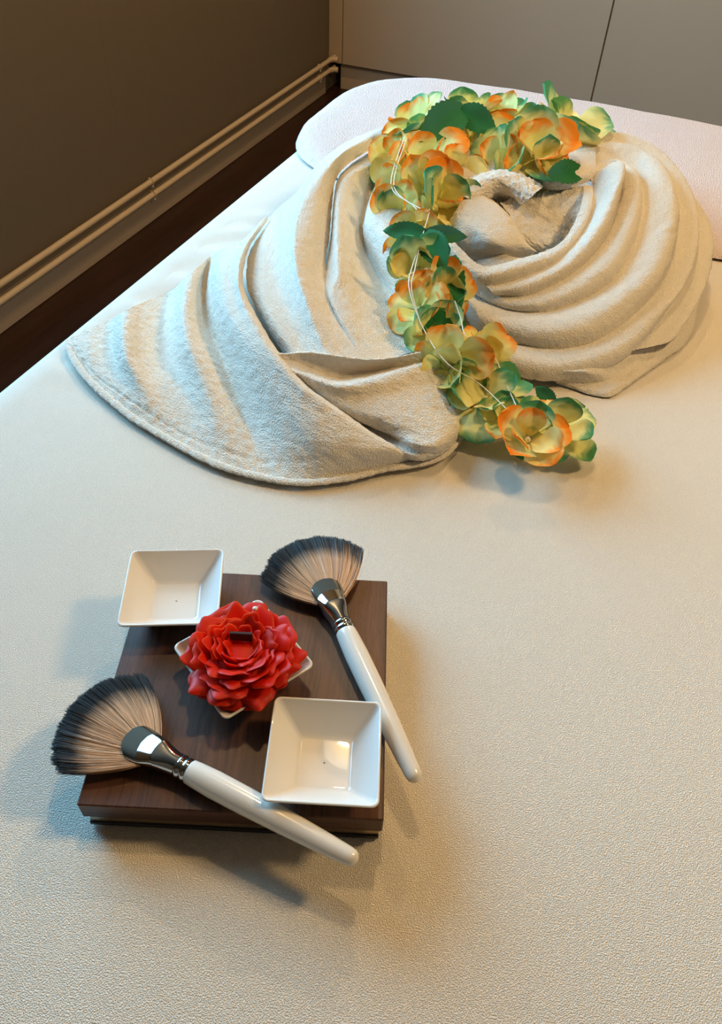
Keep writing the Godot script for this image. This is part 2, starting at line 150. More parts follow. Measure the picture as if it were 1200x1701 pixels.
func _ready():
	rng.seed = 7
	# ---------------------------------------------------------------- camera
	var cam := Camera3D.new()
	cam.name = "camera"
	add_child(cam)
	cam.transform = Transform3D(Basis(Vector3(0.92505, 0.03617, -0.37812), Vector3(-0.29507, 0.69529, -0.65537), Vector3(0.23920, 0.71782, 0.65385)).orthonormalized(), Vector3(0, BED + 0.53, 0))
	cam.fov = rad_to_deg(2.0 * atan(850.5 / 1290.0))
	cam.near = 0.02
	cam.far = 60.0
	cam.current = true
	# ---------------------------------------------------------------- sky, daylight, exposure
	var we := WorldEnvironment.new()
	we.name = "world_environment"
	var e := Environment.new()
	var sky := Sky.new()
	var sm := ProceduralSkyMaterial.new()
	sm.sky_top_color = Color(0.42, 0.62, 0.86)
	sm.sky_horizon_color = Color(0.78, 0.88, 0.96)
	sm.ground_bottom_color = Color(0.28, 0.28, 0.26)
	sm.ground_horizon_color = Color(0.55, 0.58, 0.58)
	sky.sky_material = sm
	e.background_mode = Environment.BG_SKY
	e.sky = sky
	e.tonemap_mode = Environment.TONE_MAPPER_LINEAR
	e.tonemap_exposure = 1.0
	e.sdfgi_enabled = true
	e.ssao_enabled = true
	e.ssil_enabled = true
	we.environment = e
	add_child(we)
	# daylight in the window opening of the left wall
	var day := AreaLight3D.new()
	day.name = "daylight"
	day.area_size = Vector2(1.56, 1.32)
	day.light_color = Color(0.56, 0.83, 1.0)
	day.light_energy = 8.8
	day.area_range = 9.0
	day.area_attenuation = 2.0
	day.shadow_enabled = true
	add_child(day)
	day.transform = Transform3D(Basis(Vector3(0, 0, -1), Vector3(0, 1, 0), Vector3(-1, 0, 0)), Vector3(-1.66, 1.62, -1.30))
	materials()
	room()
	print("room")
	massage_table()
	tray_things()
	print("tray")
	blanket()
	print("blanket")
	lei()
	print("lei")

# =============================================================== helpers
func numbered(n: String) -> String:
	if not used.has(n):
		used[n] = 0
		return n
	used[n] += 1
	return "%s_%03d" % [n, used[n]]

func thing(called: String, label: String, category: String, at := Vector3.ZERO, turn := 0.0, group := "") -> Node3D:
	var o := Node3D.new()
	o.name = numbered(called)
	add_child(o)
	o.position = at
	o.rotation.y = turn
	o.set_meta("label", label)
	o.set_meta("category", category)
	if group != "":
		o.set_meta("group", group)
	return o

func part(called: String, mesh: Mesh, mat: Material, parent: Node, label := "") -> MeshInstance3D:
	var o := MeshInstance3D.new()
	o.name = called
	o.mesh = mesh
	o.material_override = mat
	o.cast_shadow = GeometryInstance3D.SHADOW_CASTING_SETTING_ON
	parent.add_child(o, true)
	if label != "":
		o.set_meta("label", label)
	return o

func struct(called: String, mesh: Mesh, mat: Material, label: String, at := Vector3.ZERO) -> MeshInstance3D:
	var o := part(called, mesh, mat, self, label)
	o.position = at
	o.set_meta("kind", "structure")
	o.set_meta("category", called.get_slice("_", 0))
	return o

# A surface from rows of points. Front faces run clockwise.
func grid(rows: Array, wrap := false, flip := false, colors: Array = [], uvs: Array = []) -> ArrayMesh:
	var h := rows.size()
	var n: int = rows[0].size()
	var v := PackedVector3Array()
	var c := PackedColorArray()
	var uv := PackedVector2Array()
	for i in h:
		v.append_array(rows[i])
		if colors.size() > 0:
			c.append_array(colors[i])
		if uvs.size() > 0:
			uv.append_array(uvs[i])
	var nor := PackedVector3Array()
	nor.resize(v.size())
	var idx := PackedInt32Array()
	var last := n if wrap else n - 1
	for i in h - 1:
		for j in last:
			var a := i * n + j
			var b := i * n + (j + 1) % n
			var cc := (i + 1) * n + (j + 1) % n
			var d := (i + 1) * n + j
			if flip:
				var t := b
				b = d
				d = t
			var f1 := (v[cc] - v[a]).cross(v[b] - v[a])
			var f2 := (v[d] - v[a]).cross(v[cc] - v[a])
			nor[a] += f1 + f2
			nor[cc] += f1 + f2
			nor[b] += f1
			nor[d] += f2
			idx.append_array(PackedInt32Array([a, b, cc, a, cc, d]))
	for i in nor.size():
		nor[i] = nor[i].normalized() if nor[i].length_squared() > 1e-20 else Vector3.UP
	var arr := []
	arr.resize(Mesh.ARRAY_MAX)
	arr[Mesh.ARRAY_VERTEX] = v
	arr[Mesh.ARRAY_NORMAL] = nor
	arr[Mesh.ARRAY_INDEX] = idx
	if c.size() > 0:
		arr[Mesh.ARRAY_COLOR] = c
	if uv.size() > 0:
		arr[Mesh.ARRAY_TEX_UV] = uv
	var m := ArrayMesh.new()
	m.add_surface_from_arrays(Mesh.PRIMITIVE_TRIANGLES, arr)
	return m

# Several meshes as one.
func joined(list: Array) -> ArrayMesh:
	var st := SurfaceTool.new()
	st.begin(Mesh.PRIMITIVE_TRIANGLES)
	for m in list:
		st.append_from(m, 0, Transform3D.IDENTITY)
	return st.commit()

func moved(m: Mesh, t: Transform3D) -> ArrayMesh:
	var st := SurfaceTool.new()
	st.begin(Mesh.PRIMITIVE_TRIANGLES)
	st.append_from(m, 0, t)
	return st.commit()

# Box with chamfered edges, centred.
func box(size: Vector3, b := 0.002) -> ArrayMesh:
	b = min(b, min(size.x, min(size.y, size.z)) * 0.45)
	var st := SurfaceTool.new()
	st.begin(Mesh.PRIMITIVE_TRIANGLES)
	st.set_smooth_group(-1)
	var h := size / 2.0
	var ax := [Vector3.RIGHT, Vector3.UP, Vector3.BACK]
	var corner := func(s: Vector3, k: int) -> Vector3:   # the corner's vertex that lies on the face across axis k
		var p := Vector3(s.x * h.x, s.y * h.y, s.z * h.z)
		for q in 3:
			if q != k:
				p[q] -= s[q] * b
		return p
	var poly := func(ps: Array):
		var ctr := Vector3.ZERO
		for p in ps:
			ctr += p
		var nn: Vector3 = (ps[2] - ps[0]).cross(ps[1] - ps[0])
		if nn.dot(ctr) < 0:
			ps.reverse()
		for i in range(1, ps.size() - 1):
			for p in [ps[0], ps[i], ps[i + 1]]:
				st.add_vertex(p)
	for k in 3:
		var u := (k + 1) % 3
		var w := (k + 2) % 3
		for s in [-1.0, 1.0]:
			var q := []
			for t in [[-1.0, -1.0], [1.0, -1.0], [1.0, 1.0], [-1.0, 1.0]]:
				var sg := Vector3.ZERO
				sg[k] = s
				sg[u] = t[0]
				sg[w] = t[1]
				q.append(corner.call(sg, k))
			poly.call(q)
			for s2 in [-1.0, 1.0]:   # the edge between the faces across k and u
				var q2 := []
				for t in [[-1.0, k], [1.0, k], [1.0, u], [-1.0, u]]:
					var sg := Vector3.ZERO
					sg[k] = s
					sg[u] = s2
					sg[w] = t[0]
					q2.append(corner.call(sg, t[1]))
				poly.call(q2)
	for sx in [-1.0, 1.0]:
		for sy in [-1.0, 1.0]:
			for sz in [-1.0, 1.0]:
				var sg := Vector3(sx, sy, sz)
				poly.call([corner.call(sg, 0), corner.call(sg, 1), corner.call(sg, 2)])
	st.generate_normals()
	return st.commit()

func box_from(lo: Vector3, hi: Vector3, b := 0.002) -> ArrayMesh:
	return moved(box(hi - lo, b), Transform3D(Basis(), (lo + hi) / 2.0))

# Tube along points; radius a number or one for each point.
func tube(ps: PackedVector3Array, rad, sides := 10, capped := true) -> ArrayMesh:
	var rows := []
	var up := Vector3.UP
	var n := ps.size()
	for i in n:
		var t := (ps[min(i + 1, n - 1)] - ps[max(i - 1, 0)]).normalized()
		if absf(t.dot(up)) > 0.95:
			up = Vector3.RIGHT
		var a := up.cross(t).normalized()
		var b := t.cross(a).normalized()
		var r: float = rad[i] if rad is PackedFloat32Array or rad is Array else rad
		var row := PackedVector3Array()
		var tip := PackedVector3Array()
		for k in sides:
			var an := TAU * k / sides
			row.append(ps[i] + (a * cos(an) + b * sin(an)) * r)
			tip.append(ps[i])
		if capped and i == 0:
			rows.append(tip)
		rows.append(row)
		if capped and i == n - 1:
			rows.append(tip)
	return grid(rows, true, true)

# Body of revolution about +x axis: [x, radius] pairs.
func turned(profile: Array, sides := 24) -> ArrayMesh:
	var rows := []
	for p in profile:
		var row := PackedVector3Array()
		for k in sides:
			var an := TAU * k / sides
			row.append(Vector3(p[0], p[1] * cos(an), p[1] * sin(an)))
		rows.append(row)
	return grid(rows, true, true)

func catmull(p0: Vector3, p1: Vector3, p2: Vector3, p3: Vector3, t: float) -> Vector3:
	return 0.5 * ((2.0 * p1) + (p2 - p0) * t + (2.0 * p0 - 5.0 * p1 + 4.0 * p2 - p3) * t * t + (3.0 * p1 - p0 - 3.0 * p2 + p3) * t * t * t)

# A smooth curve through flat [x, y, z, x, y, z ...], n points evenly spaced.
func curve(a: Array, n: int, lift := 0.0) -> PackedVector3Array:
	var p := PackedVector3Array()
	for i in range(0, a.size(), 3):
		p.append(Vector3(a[i], a[i + 1] + lift, a[i + 2]))
	return evenly(p, n)

func evenly(p: PackedVector3Array, n: int) -> PackedVector3Array:
	var dense := PackedVector3Array()
	var m := p.size()
	for i in m - 1:
		for k in 12:
			dense.append(catmull(p[max(i - 1, 0)], p[i], p[i + 1], p[min(i + 2, m - 1)], k / 12.0))
	dense.append(p[m - 1])
	var acc := PackedFloat32Array([0.0])
	for i in range(1, dense.size()):
		acc.append(acc[i - 1] + dense[i].distance_to(dense[i - 1]))
	var total := acc[acc.size() - 1]
	var out := PackedVector3Array()
	var j := 0
	for i in n:
		var s := total * i / (n - 1)
		while j < dense.size() - 2 and acc[j + 1] < s:
			j += 1
		var g := acc[j + 1] - acc[j]
		out.append(dense[j].lerp(dense[j + 1], clampf((s - acc[j]) / g, 0, 1) if g > 1e-9 else 0.0))
	return out

# Surface through fold lines: smooth across them.
func loft(lines: Array, nv: int, sub: int) -> Array:
	var c := []
	for l in lines:
		c.append(curve(l, nv))
	var rows := []
	var m := c.size()
	for i in m - 1:
		for k in sub + (1 if i == m - 2 else 0):
			var t := float(k) / sub
			var row := PackedVector3Array()
			for j in nv:
				row.append(catmull(c[max(i - 1, 0)][j], c[i][j], c[i + 1][j], c[min(i + 2, m - 1)][j], t))
			rows.append(row)
	return rows

# Surface of rounded bands between creases; bulge is a share of the band's width.
func bands(lines: Array, nv: int, sub: int, bulge: Array) -> Array:
	var c := []
	for l in lines:
		var p := PackedVector3Array()
		for i in range(0, l.size(), 3):
			p.append(Vector3(l[i], l[i + 1], l[i + 2]))
		var m0 := p.size()
		var row := PackedVector3Array()
		for j in nv:
			var s := float(j) / (nv - 1) * (m0 - 1)
			var i := mini(int(s), m0 - 2)
			row.append(catmull(p[max(i - 1, 0)], p[i], p[i + 1], p[min(i + 2, m0 - 1)], s - i))
		c.append(row)
	var rows := []
	var m := c.size()
	for i in m - 1:
		for k in sub + (1 if i == m - 2 else 0):
			var s := float(k) / sub
			var row := PackedVector3Array()
			for j in nv:
				var a: Vector3 = c[i][j]
				var b: Vector3 = c[i + 1][j]
				var along: Vector3 = c[i][min(j + 1, nv - 1)] - c[i][max(j - 1, 0)]
				var nn := (b - a).cross(along)
				if nn.y < 0:
					nn = -nn
				nn = nn.normalized() if nn.length_squared() > 1e-16 else Vector3.UP
				var ends: float = smoothstep(0.0, 0.06, float(j) / nv) * smoothstep(0.0, 0.06, 1.0 - float(j) / nv)
				row.append(a.lerp(b, s) + nn * (a.distance_to(b) * bulge[i] * pow(sin(PI * pow(s, 1.5)), 0.7) * ends))
			rows.append(row)
	return rows

var fuzz_a := FastNoiseLite.new()
var fuzz_b := FastNoiseLite.new()
# Uneven pile on rows of points.
func fluffed(rows: Array, big := 0.0008, small := 0.0005) -> Array:
	var h := rows.size()
	var n: int = rows[0].size()
	var out := []
	for i in h:
		var row := PackedVector3Array()
		for j in n:
			var p: Vector3 = rows[i][j]
			var du: Vector3 = rows[min(i + 1, h - 1)][j] - rows[max(i - 1, 0)][j]
			var dv: Vector3 = rows[i][min(j + 1, n - 1)] - rows[i][max(j - 1, 0)]
			var nn := du.cross(dv)
			if nn.y < 0:
				nn = -nn
			nn = nn.normalized() if nn.length_squared() > 1e-16 else Vector3.UP
			row.append(p + nn * (fuzz_a.get_noise_3dv(p) * big + fuzz_b.get_noise_3dv(p) * small))
		out.append(row)
	return out

# Short tufts standing on rows of points: per square metre, long, leaning.
func pile(rows: Array, per_m2: float, long: float, wide: float, seed_: int, wrap := false, outward := false) -> ArrayMesh:
	var r := RandomNumberGenerator.new()
	r.seed = seed_
	var h := rows.size()
	var n: int = rows[0].size()
	var v := PackedVector3Array()
	var nn := PackedVector3Array()
	for i in h - 1:
		for j in (n if wrap else n - 1):
			var a: Vector3 = rows[i][j]
			var du: Vector3 = rows[i + 1][j] - a
			var dv: Vector3 = rows[i][(j + 1) % n] - a
			var nr := du.cross(dv)
			var area := nr.length()
			if area < 1e-9:
				continue
			nr /= area
			if nr.y < -0.05 and not outward:
				nr = -nr
			var want := area * per_m2
			var count := int(want) + (1 if r.randf() < want - int(want) else 0)
			for k in count:
				var p := a + du * r.randf() + dv * r.randf()
				var lean := Vector3(r.randf() - 0.5, r.randf() - 0.5, r.randf() - 0.5) * 1.7
				var d := (nr + lean).normalized() * long * (0.6 + 0.8 * r.randf())
				var s := d.cross(Vector3(r.randf() - 0.5, r.randf() - 0.5, r.randf() - 0.5)).normalized() * wide
				var p0 := p - s
				var p1 := p + s
				var p2 := p + d
				if (p2 - p0).cross(p1 - p0).dot(nr) < 0:
					var q := p0
					p0 = p1
					p1 = q
				v.append(p0)
				v.append(p1)
				v.append(p2)
				var bent := (nr * 0.9 + lean * 0.8).normalized()
				nn.append(bent)
				nn.append(bent)
				nn.append(bent)
	var arr := []
	arr.resize(Mesh.ARRAY_MAX)
	arr[Mesh.ARRAY_VERTEX] = v
	arr[Mesh.ARRAY_NORMAL] = nn
	var m := ArrayMesh.new()
	m.add_surface_from_arrays(Mesh.PRIMITIVE_TRIANGLES, arr)
	return m

# A cloth surface with its pile, as one mesh.
func furry(rows: Array, flip: bool, seed_: int, per_m2 := 750000.0, long := 0.0030, wide := 0.00045, wrap := false, outward := false) -> ArrayMesh:
	return joined([grid(rows, wrap, flip), pile(rows, per_m2, long, wide, seed_, wrap, outward)])

# =============================================================== materials
func noise_tex(freq: float, kind: int, size := 512, octaves := 3, ramp: Gradient = null, normal := 0.0, seed_ := 1, cell_return := 0) -> NoiseTexture2D:
	var f := FastNoiseLite.new()
	f.noise_type = kind
	f.frequency = freq
	f.fractal_octaves = octaves
	f.seed = seed_
	if kind == FastNoiseLite.TYPE_CELLULAR:
		f.cellular_return_type = cell_return
	var t := NoiseTexture2D.new()
	t.noise = f
	t.width = size
	t.height = size
	t.seamless = false   # fine grain: no seam shows, and no paler skirt
	if ramp:
		t.color_ramp = ramp
	if normal > 0.0:
		t.as_normal_map = true
		t.bump_strength = normal
	return t

func ramp(stops: Array) -> Gradient:
	var g := Gradient.new()
	var o := PackedFloat32Array()
	var c := PackedColorArray()
	for s in stops:
		o.append(s[0])
		c.append(s[1])
	g.offsets = o
	g.colors = c
	return g

func plain(c: Color, rough: float, metal := 0.0, spec := 0.5) -> StandardMaterial3D:
	var m := StandardMaterial3D.new()
	m.albedo_color = c
	m.roughness = rough
	m.metallic = metal
	m.metallic_specular = spec
	return m

func tri(m: StandardMaterial3D, scale: float):
	m.uv1_triplanar = true
	m.uv1_world_triplanar = true
	m.uv1_scale = Vector3.ONE * scale

func materials():
	fuzz_a.noise_type = FastNoiseLite.TYPE_SIMPLEX
	fuzz_a.frequency = 60.0
	fuzz_a.fractal_octaves = 2
	fuzz_b.noise_type = FastNoiseLite.TYPE_SIMPLEX
	fuzz_b.frequency = 230.0
	fuzz_b.fractal_octaves = 1
	fuzz_b.seed = 5
	# cloths
	var m := plain(Color(0.945, 0.915, 0.86), 0.95, 0, 0.2)
	m.rim_enabled = true
	m.rim = 0.35
	m.rim_tint = 0.5
	m.heightmap_enabled = true
	m.heightmap_texture = noise_tex(0.10, FastNoiseLite.TYPE_SIMPLEX, 512, 3)
	m.heightmap_scale = 0.17
	m.albedo_texture = noise_tex(0.13, FastNoiseLite.TYPE_SIMPLEX, 512, 3, ramp([[0.0, Color(0.86, 0.85, 0.83)], [0.45, Color(0.97, 0.965, 0.96)], [1.0, Color(1, 1, 1)]]), 0.0, 23)
	tri(m, 9.0)
	M.fleece = m
	m = plain(Color(0.93, 0.895, 0.84), 0.95, 0, 0.2)
	m.heightmap_enabled = true
	m.heightmap_texture = noise_tex(0.15, FastNoiseLite.TYPE_SIMPLEX, 1024, 2, null, 0.0, 9)
	m.heightmap_scale = 0.08
	m.rim_enabled = true
	m.rim = 0.2
	m.albedo_texture = noise_tex(0.11, FastNoiseLite.TYPE_SIMPLEX, 1024, 3, ramp([[0.0, Color(0.90, 0.895, 0.885)], [0.45, Color(0.98, 0.978, 0.975)], [1.0, Color(1, 1, 1)]]), 0.0, 15)
	tri(m, 5.0)
	M.sheet = m
	m = plain(Color(0.89, 0.815, 0.785), 0.95, 0, 0.2)
	m.heightmap_enabled = true
	m.heightmap_texture = noise_tex(0.10, FastNoiseLite.TYPE_SIMPLEX, 512, 2, null, 0.0, 4)
	m.heightmap_scale = 0.2
	m.rim_enabled = true
	m.rim = 0.3
	tri(m, 6.0)
	M.terry = m
	# walnut: grain runs along the local x axis of the board
	var im := wood_image()
	m = plain(Color(1, 1, 1), 0.42, 0, 0.45)
	m.albedo_texture = ImageTexture.create_from_image(im)
	M.walnut = m
	M.walnut_edge = plain(Color(0.27, 0.18, 0.135), 0.45, 0, 0.45)
	M.black = plain(Color(0.06, 0.05, 0.05), 0.4)
	M.brass = plain(Color(0.72, 0.62, 0.48), 0.25, 0.9)
	# glazed white porcelain
	m = plain(Color(0.93, 0.92, 0.90), 0.5, 0, 0.0)
	m.clearcoat_enabled = true
	m.clearcoat = 1.0
	m.clearcoat_roughness = 0.02
	M.porcelain = m
	m = plain(Color(0.93, 0.905, 0.86), 0.22, 0, 0.5)
	m.clearcoat_enabled = true
	m.clearcoat = 0.8
	m.clearcoat_roughness = 0.08
	M.lacquer = m
	M.chrome = plain(Color(0.74, 0.76, 0.77), 0.09, 1.0)
	m = plain(Color(1, 1, 1), 0.45, 0, 0.4)
	m.vertex_color_use_as_albedo = true
	M.hair = m
	m = plain(Color(0.88, 0.125, 0.035), 0.46, 0, 0.35)
	m.subsurf_scatter_enabled = true
	m.subsurf_scatter_strength = 0.5
	M.wax = m
	M.wick = plain(Color(0.22, 0.09, 0.06), 0.8)
	m = plain(Color(1, 1, 1), 0.75, 0, 0.25)
	m.vertex_color_use_as_albedo = true
	m.backlight_enabled = true
	m.backlight = Color(0.6, 0.6, 0.6)
	M.petal = m
	m = plain(Color(0.10, 0.40, 0.20), 0.7, 0, 0.3)
	m.backlight_enabled = true
	m.backlight = Color(0.25, 0.25, 0.25)
	M.leaf = m
	M.cord = plain(Color(0.93, 0.9, 0.84), 0.6)
	# room
	m = plain(Color(0.455, 0.405, 0.345), 0.85, 0, 0.3)
	m.heightmap_enabled = true
	m.heightmap_texture = noise_tex(0.03, FastNoiseLite.TYPE_SIMPLEX, 256, 4, null, 0.0, 12)
	m.heightmap_scale = 0.05
	tri(m, 2.0)
	M.wall = m
	M.wall_light = plain(Color(0.50, 0.44, 0.37), 0.9)
	M.skirting = plain(Color(0.70, 0.63, 0.55), 0.5)
	M.pipe = plain(Color(0.86, 0.76, 0.63), 0.4)
	m = plain(Color(0.77, 0.685, 0.585), 0.5)
	M.cabinet = m
	m = plain(Color(1, 1, 1), 0.4, 0, 0.4)
	m.albedo_texture = ImageTexture.create_from_image(floor_image())
	tri(m, 0.8)
	M.floor = m
	M.ceiling = plain(Color(0.36, 0.31, 0.25), 0.9)
	m = plain(Color(0.9, 0.95, 1.0, 0.08), 0.02)
	m.transparency = BaseMaterial3D.TRANSPARENCY_ALPHA
	M.glass = m
	M.white_paint = plain(Color(0.9, 0.9, 0.88), 0.4)
	M.dark = plain(Color(0.05, 0.045, 0.04), 0.7)
	m = plain(Color(1.0, 0.85, 0.6), 0.5)
	m.emission_enabled = true
	m.emission = Color(1.0, 0.78, 0.48)
	m.emission_energy_multiplier = 5.0
	M.lamp = m

func wood_image() -> Image:
	var w := 512
	var im := Image.create(w, w, false, Image.FORMAT_RGB8)
	var a := FastNoiseLite.new()
	a.frequency = 0.012
	a.fractal_octaves = 3
	var b := FastNoiseLite.new()
	b.frequency = 0.05
	b.seed = 3
	b.fractal_octaves = 4
	var dark := Color(0.19, 0.115, 0.08)
	var mid := Color(0.35, 0.22, 0.155)
	var light := Color(0.50, 0.33, 0.23)
	for y in w:
		for x in w:
			# grain along y (towards the far edge): slow change along y, quick across x
			var warp := a.get_noise_2d(x * 0.5, y * 0.35) * 22.0
			var g := b.get_noise_2d(x * 2.4 + warp, y * 0.10) * 0.5 + 0.5
			var f := b.get_noise_2d(x * 9.0 + 700.0, y * 0.35) * 0.5 + 0.5
			var band := a.get_noise_2d(x * 1.6 + 90.0, y * 0.10 + 40.0) * 0.5 + 0.5
			var t := clampf(g * 0.45 + f * 0.25 + band * 0.5 - 0.12, 0, 1)
			var c := dark.lerp(mid, smoothstep(0.1, 0.55, t)).lerp(light, smoothstep(0.55, 0.95, t))
			if f > 0.68:
				c = c.lerp(dark, 0.35)
			im.set_pixel(x, y, c)
	return im

func floor_image() -> Image:
	var w := 256
	var im := Image.create(w, w, false, Image.FORMAT_RGB8)
	var b := FastNoiseLite.new()
	b.frequency = 0.04
	b.seed = 8
	b.fractal_octaves = 4
	for y in w:
		for x in w:
			var g := b.get_noise_2d(x * 3.0, y * 0.3) * 0.5 + 0.5
			im.set_pixel(x, y, Color(0.17, 0.10, 0.07).lerp(Color(0.27, 0.165, 0.115), g))
	return im

# =============================================================== room
func room():
	var X0 := -1.65
	var X1 := 2.15
	var Z0 := -4.35
	var Z1 := 1.7
	var H := 2.55
	struct("floor", box_from(Vector3(X0 - 0.2, -0.12, Z0 - 0.2), Vector3(X1 + 0.2, 0, Z1 + 0.2), 0.001), M.floor, "dark brown wood floor running beside the massage table")
	struct("ceiling", box_from(Vector3(X0 - 0.2, H, Z0 - 0.2), Vector3(X1 + 0.2, H + 0.12, Z1 + 0.2), 0.001), M.ceiling, "pale plain ceiling over the treatment room")
	# left wall with a window opening, z -2.1 to -0.5, 0.92 to 2.32 high
	var wl := [
		box_from(Vector3(X0 - 0.2, 0, Z0), Vector3(X0, H, -2.1), 0.0005),
		box_from(Vector3(X0 - 0.2, 0, -0.5), Vector3(X0, H, Z1), 0.0005),
		box_from(Vector3(X0 - 0.2, 0, -2.1), Vector3(X0, 0.92, -0.5), 0.0005),
		box_from(Vector3(X0 - 0.2, 2.32, -2.1), Vector3(X0, H, -0.5), 0.0005)]
	struct("wall_left", joined(wl), M.wall, "matt brown wall behind the heating pipes")
	struct("wall_back", box_from(Vector3(X0, 0, Z0 - 0.2), Vector3(X1, H, Z0), 0.0005), M.wall_light, "wall behind the fitted cabinet")
	struct("wall_right", box_from(Vector3(X1, 0, Z0 - 0.2), Vector3(X1 + 0.2, H, Z1 + 0.2), 0.0005), M.wall_light, "taupe wall on the far side of the massage table")
	struct("wall_front", box_from(Vector3(X0, 0, Z1), Vector3(X1, H, Z1 + 0.2), 0.0005), M.wall_light, "taupe wall at the foot end of the massage table")
	struct("baseboard_left", box_from(Vector3(X0, 0, -3.68), Vector3(X0 + 0.014, 0.098, Z1), 0.003), M.skirting, "grey brown skirting board under the heating pipes")
	# window
	var win := Node3D.new()
	win.name = "window_1"
	win.set_meta("kind", "structure")
	win.set_meta("label", "white framed window in the brown wall")
	win.set_meta("category", "window")
	add_child(win)
	var fx := X0 - 0.10
	var fr := [
		box_from(Vector3(fx - 0.03, 0.92, -2.1), Vector3(fx + 0.03, 0.98, -0.5)),
		box_from(Vector3(fx - 0.03, 2.26, -2.1), Vector3(fx + 0.03, 2.32, -0.5)),
		box_from(Vector3(fx - 0.03, 0.98, -2.1), Vector3(fx + 0.03, 2.26, -2.04)),
		box_from(Vector3(fx - 0.03, 0.98, -0.56), Vector3(fx + 0.03, 2.26, -0.5)),
		box_from(Vector3(fx - 0.03, 0.98, -1.33), Vector3(fx + 0.03, 2.26, -1.27))]
	part("window_frame", joined(fr), M.white_paint, win)
	part("pane", box_from(Vector3(fx - 0.004, 0.98, -2.04), Vector3(fx + 0.004, 2.26, -1.33), 0.0005), M.glass, win)
	part("pane", box_from(Vector3(fx - 0.004, 0.98, -1.27), Vector3(fx + 0.004, 2.26, -0.56), 0.0005), M.glass, win)
	part("window_sill", box_from(Vector3(X0 - 0.07, 0.89, -2.14), Vector3(X0 + 0.05, 0.92, -0.46)), M.white_paint, win)
	# heating pipes with their clamps
	for k in 2:
		var y: float = [0.147, 0.103][k]
		var x := X0 + 0.036
		var t := thing("heating_pipe", ["upper painted heating pipe along the brown wall", "lower painted heating pipe just above the skirting board"][k], "pipe", Vector3(x, y, -1.2), 0.0, "heating pipes on the brown wall")
		part("pipe", tube(PackedVector3Array([Vector3(0, 0, 2.8), Vector3(0, 0, -2.53)]), 0.0095, 16), M.pipe, t)
		for z in [-0.98, -2.36]:
			var ring := PackedVector3Array()
			for q in 17:
				ring.append(Vector3(cos(TAU * q / 16.0) * 0.0105, sin(TAU * q / 16.0) * 0.0105, z))
			part("clamp", joined([tube(ring, 0.0035, 8, false), box_from(Vector3(-0.036, -0.005, z - 0.006), Vector3(-0.009, 0.005, z + 0.006), 0.001), box_from(Vector3(-0.036, -0.014, z - 0.012), Vector3(-0.032, 0.014, z + 0.012), 0.001)]), M.pipe, t)
			part("screw", turned_at(Vector3(0.004, -0.0155, z)), M.white_paint, t, "pale screw head under the clamp")
		var el := PackedVector3Array()
		for q in 7:
			var an := PI / 2.0 * q / 6.0
			el.append(Vector3(0.03 - 0.03 * cos(an), 0, -2.47 - 0.03 * sin(an)))
		part("elbow", tube(el, 0.0115, 14), M.pipe, t)
	# fitted cabinet along the far wall
	var c := thing("fitted_cabinet", "tall grey beige fitted cabinet with flat doors across the far wall", "cabinet", Vector3(0, 0, -3.74))
	part("body", box_from(Vector3(X0 + 0.001, 0.12, -0.6), Vector3(X1 - 0.01, 2.5, -0.022)), M.cabinet, c)
	part("plinth", box_from(Vector3(X0 + 0.05, 0.0, -0.58), Vector3(X1 - 0.01, 0.12, -0.03)), M.cabinet, c)
	part("filler_panel", box_from(Vector3(X0 + 0.001, 0.118, -0.02), Vector3(-1.583, 2.5, 0), 0.0015), M.cabinet, c)
	for k in 3:
		var x0 := -1.579 + 1.174 * k
		part("door", box_from(Vector3(x0, 0.118, -0.02), Vector3(min(x0 + 1.168, X1 - 0.01), 2.5, 0), 0.0015), M.cabinet, c)
	# lamps: two flat on the ceiling, one unseen, made a low pendant for steeper falloff
	var spots := [Vector3(-0.40, H, -1.08), Vector3(-0.6, H, -2.7), Vector3(0.80, 2.15, -1.0)]
	var what := ["round ceiling lamp above the head of the massage table", "round ceiling lamp in front of the fitted cabinet", "unseen warm lamp given an added low pendant form beside the head of the massage table"]
	var power := [0.64, 1.05, 1.20]
	for k in spots.size():
		var t := thing("ceiling_lamp" if k < 2 else "added_pendant_lamp", what[k], "lamp", spots[k])
		part("housing", turned_up([[0.0, 0.0], [0.0, 0.075], [-0.025, 0.075], [-0.03, 0.07], [-0.028, 0.042]]), M.white_paint, t)
		part("diffuser", turned_up([[-0.028, 0.042], [-0.034, 0.036], [-0.037, 0.02], [-0.038, 0.0]]), M.lamp, t, "glowing warm diffuser")
		if k == 2:
			part("cord", tube(PackedVector3Array([Vector3(0, -0.001, 0), Vector3(0, H - 2.15, 0)]), 0.004, 8), M.white_paint, t)
		var l := OmniLight3D.new()
		l.name = "lamp_light"
		l.light_color = Color(1.0, 0.845, 0.61)
		l.light_energy = power[k]
		l.light_size = 0.035 if k < 2 else 0.12
		l.omni_range = 9.0
		l.omni_attenuation = 2.0
		l.shadow_enabled = true
		t.add_child(l)
		l.position = Vector3(0, -0.11, 0)

func turned_at(p: Vector3) -> ArrayMesh:
	return moved(turned([[-0.003, 0.0], [-0.003, 0.004], [0.002, 0.004], [0.003, 0.002], [0.003, 0.0]], 8), Transform3D(Basis(), p))

func turned_up(profile: Array, sides := 32) -> ArrayMesh:
	return moved(turned(profile, sides), Transform3D(Basis(Vector3(0, 1, 0), Vector3(-1, 0, 0), Vector3(0, 0, 1)), Vector3.ZERO))

# =============================================================== massage table
# Outline of the table top: rounded corners at the head end.
func table_height(x: float, z: float) -> float:
	return 0.0

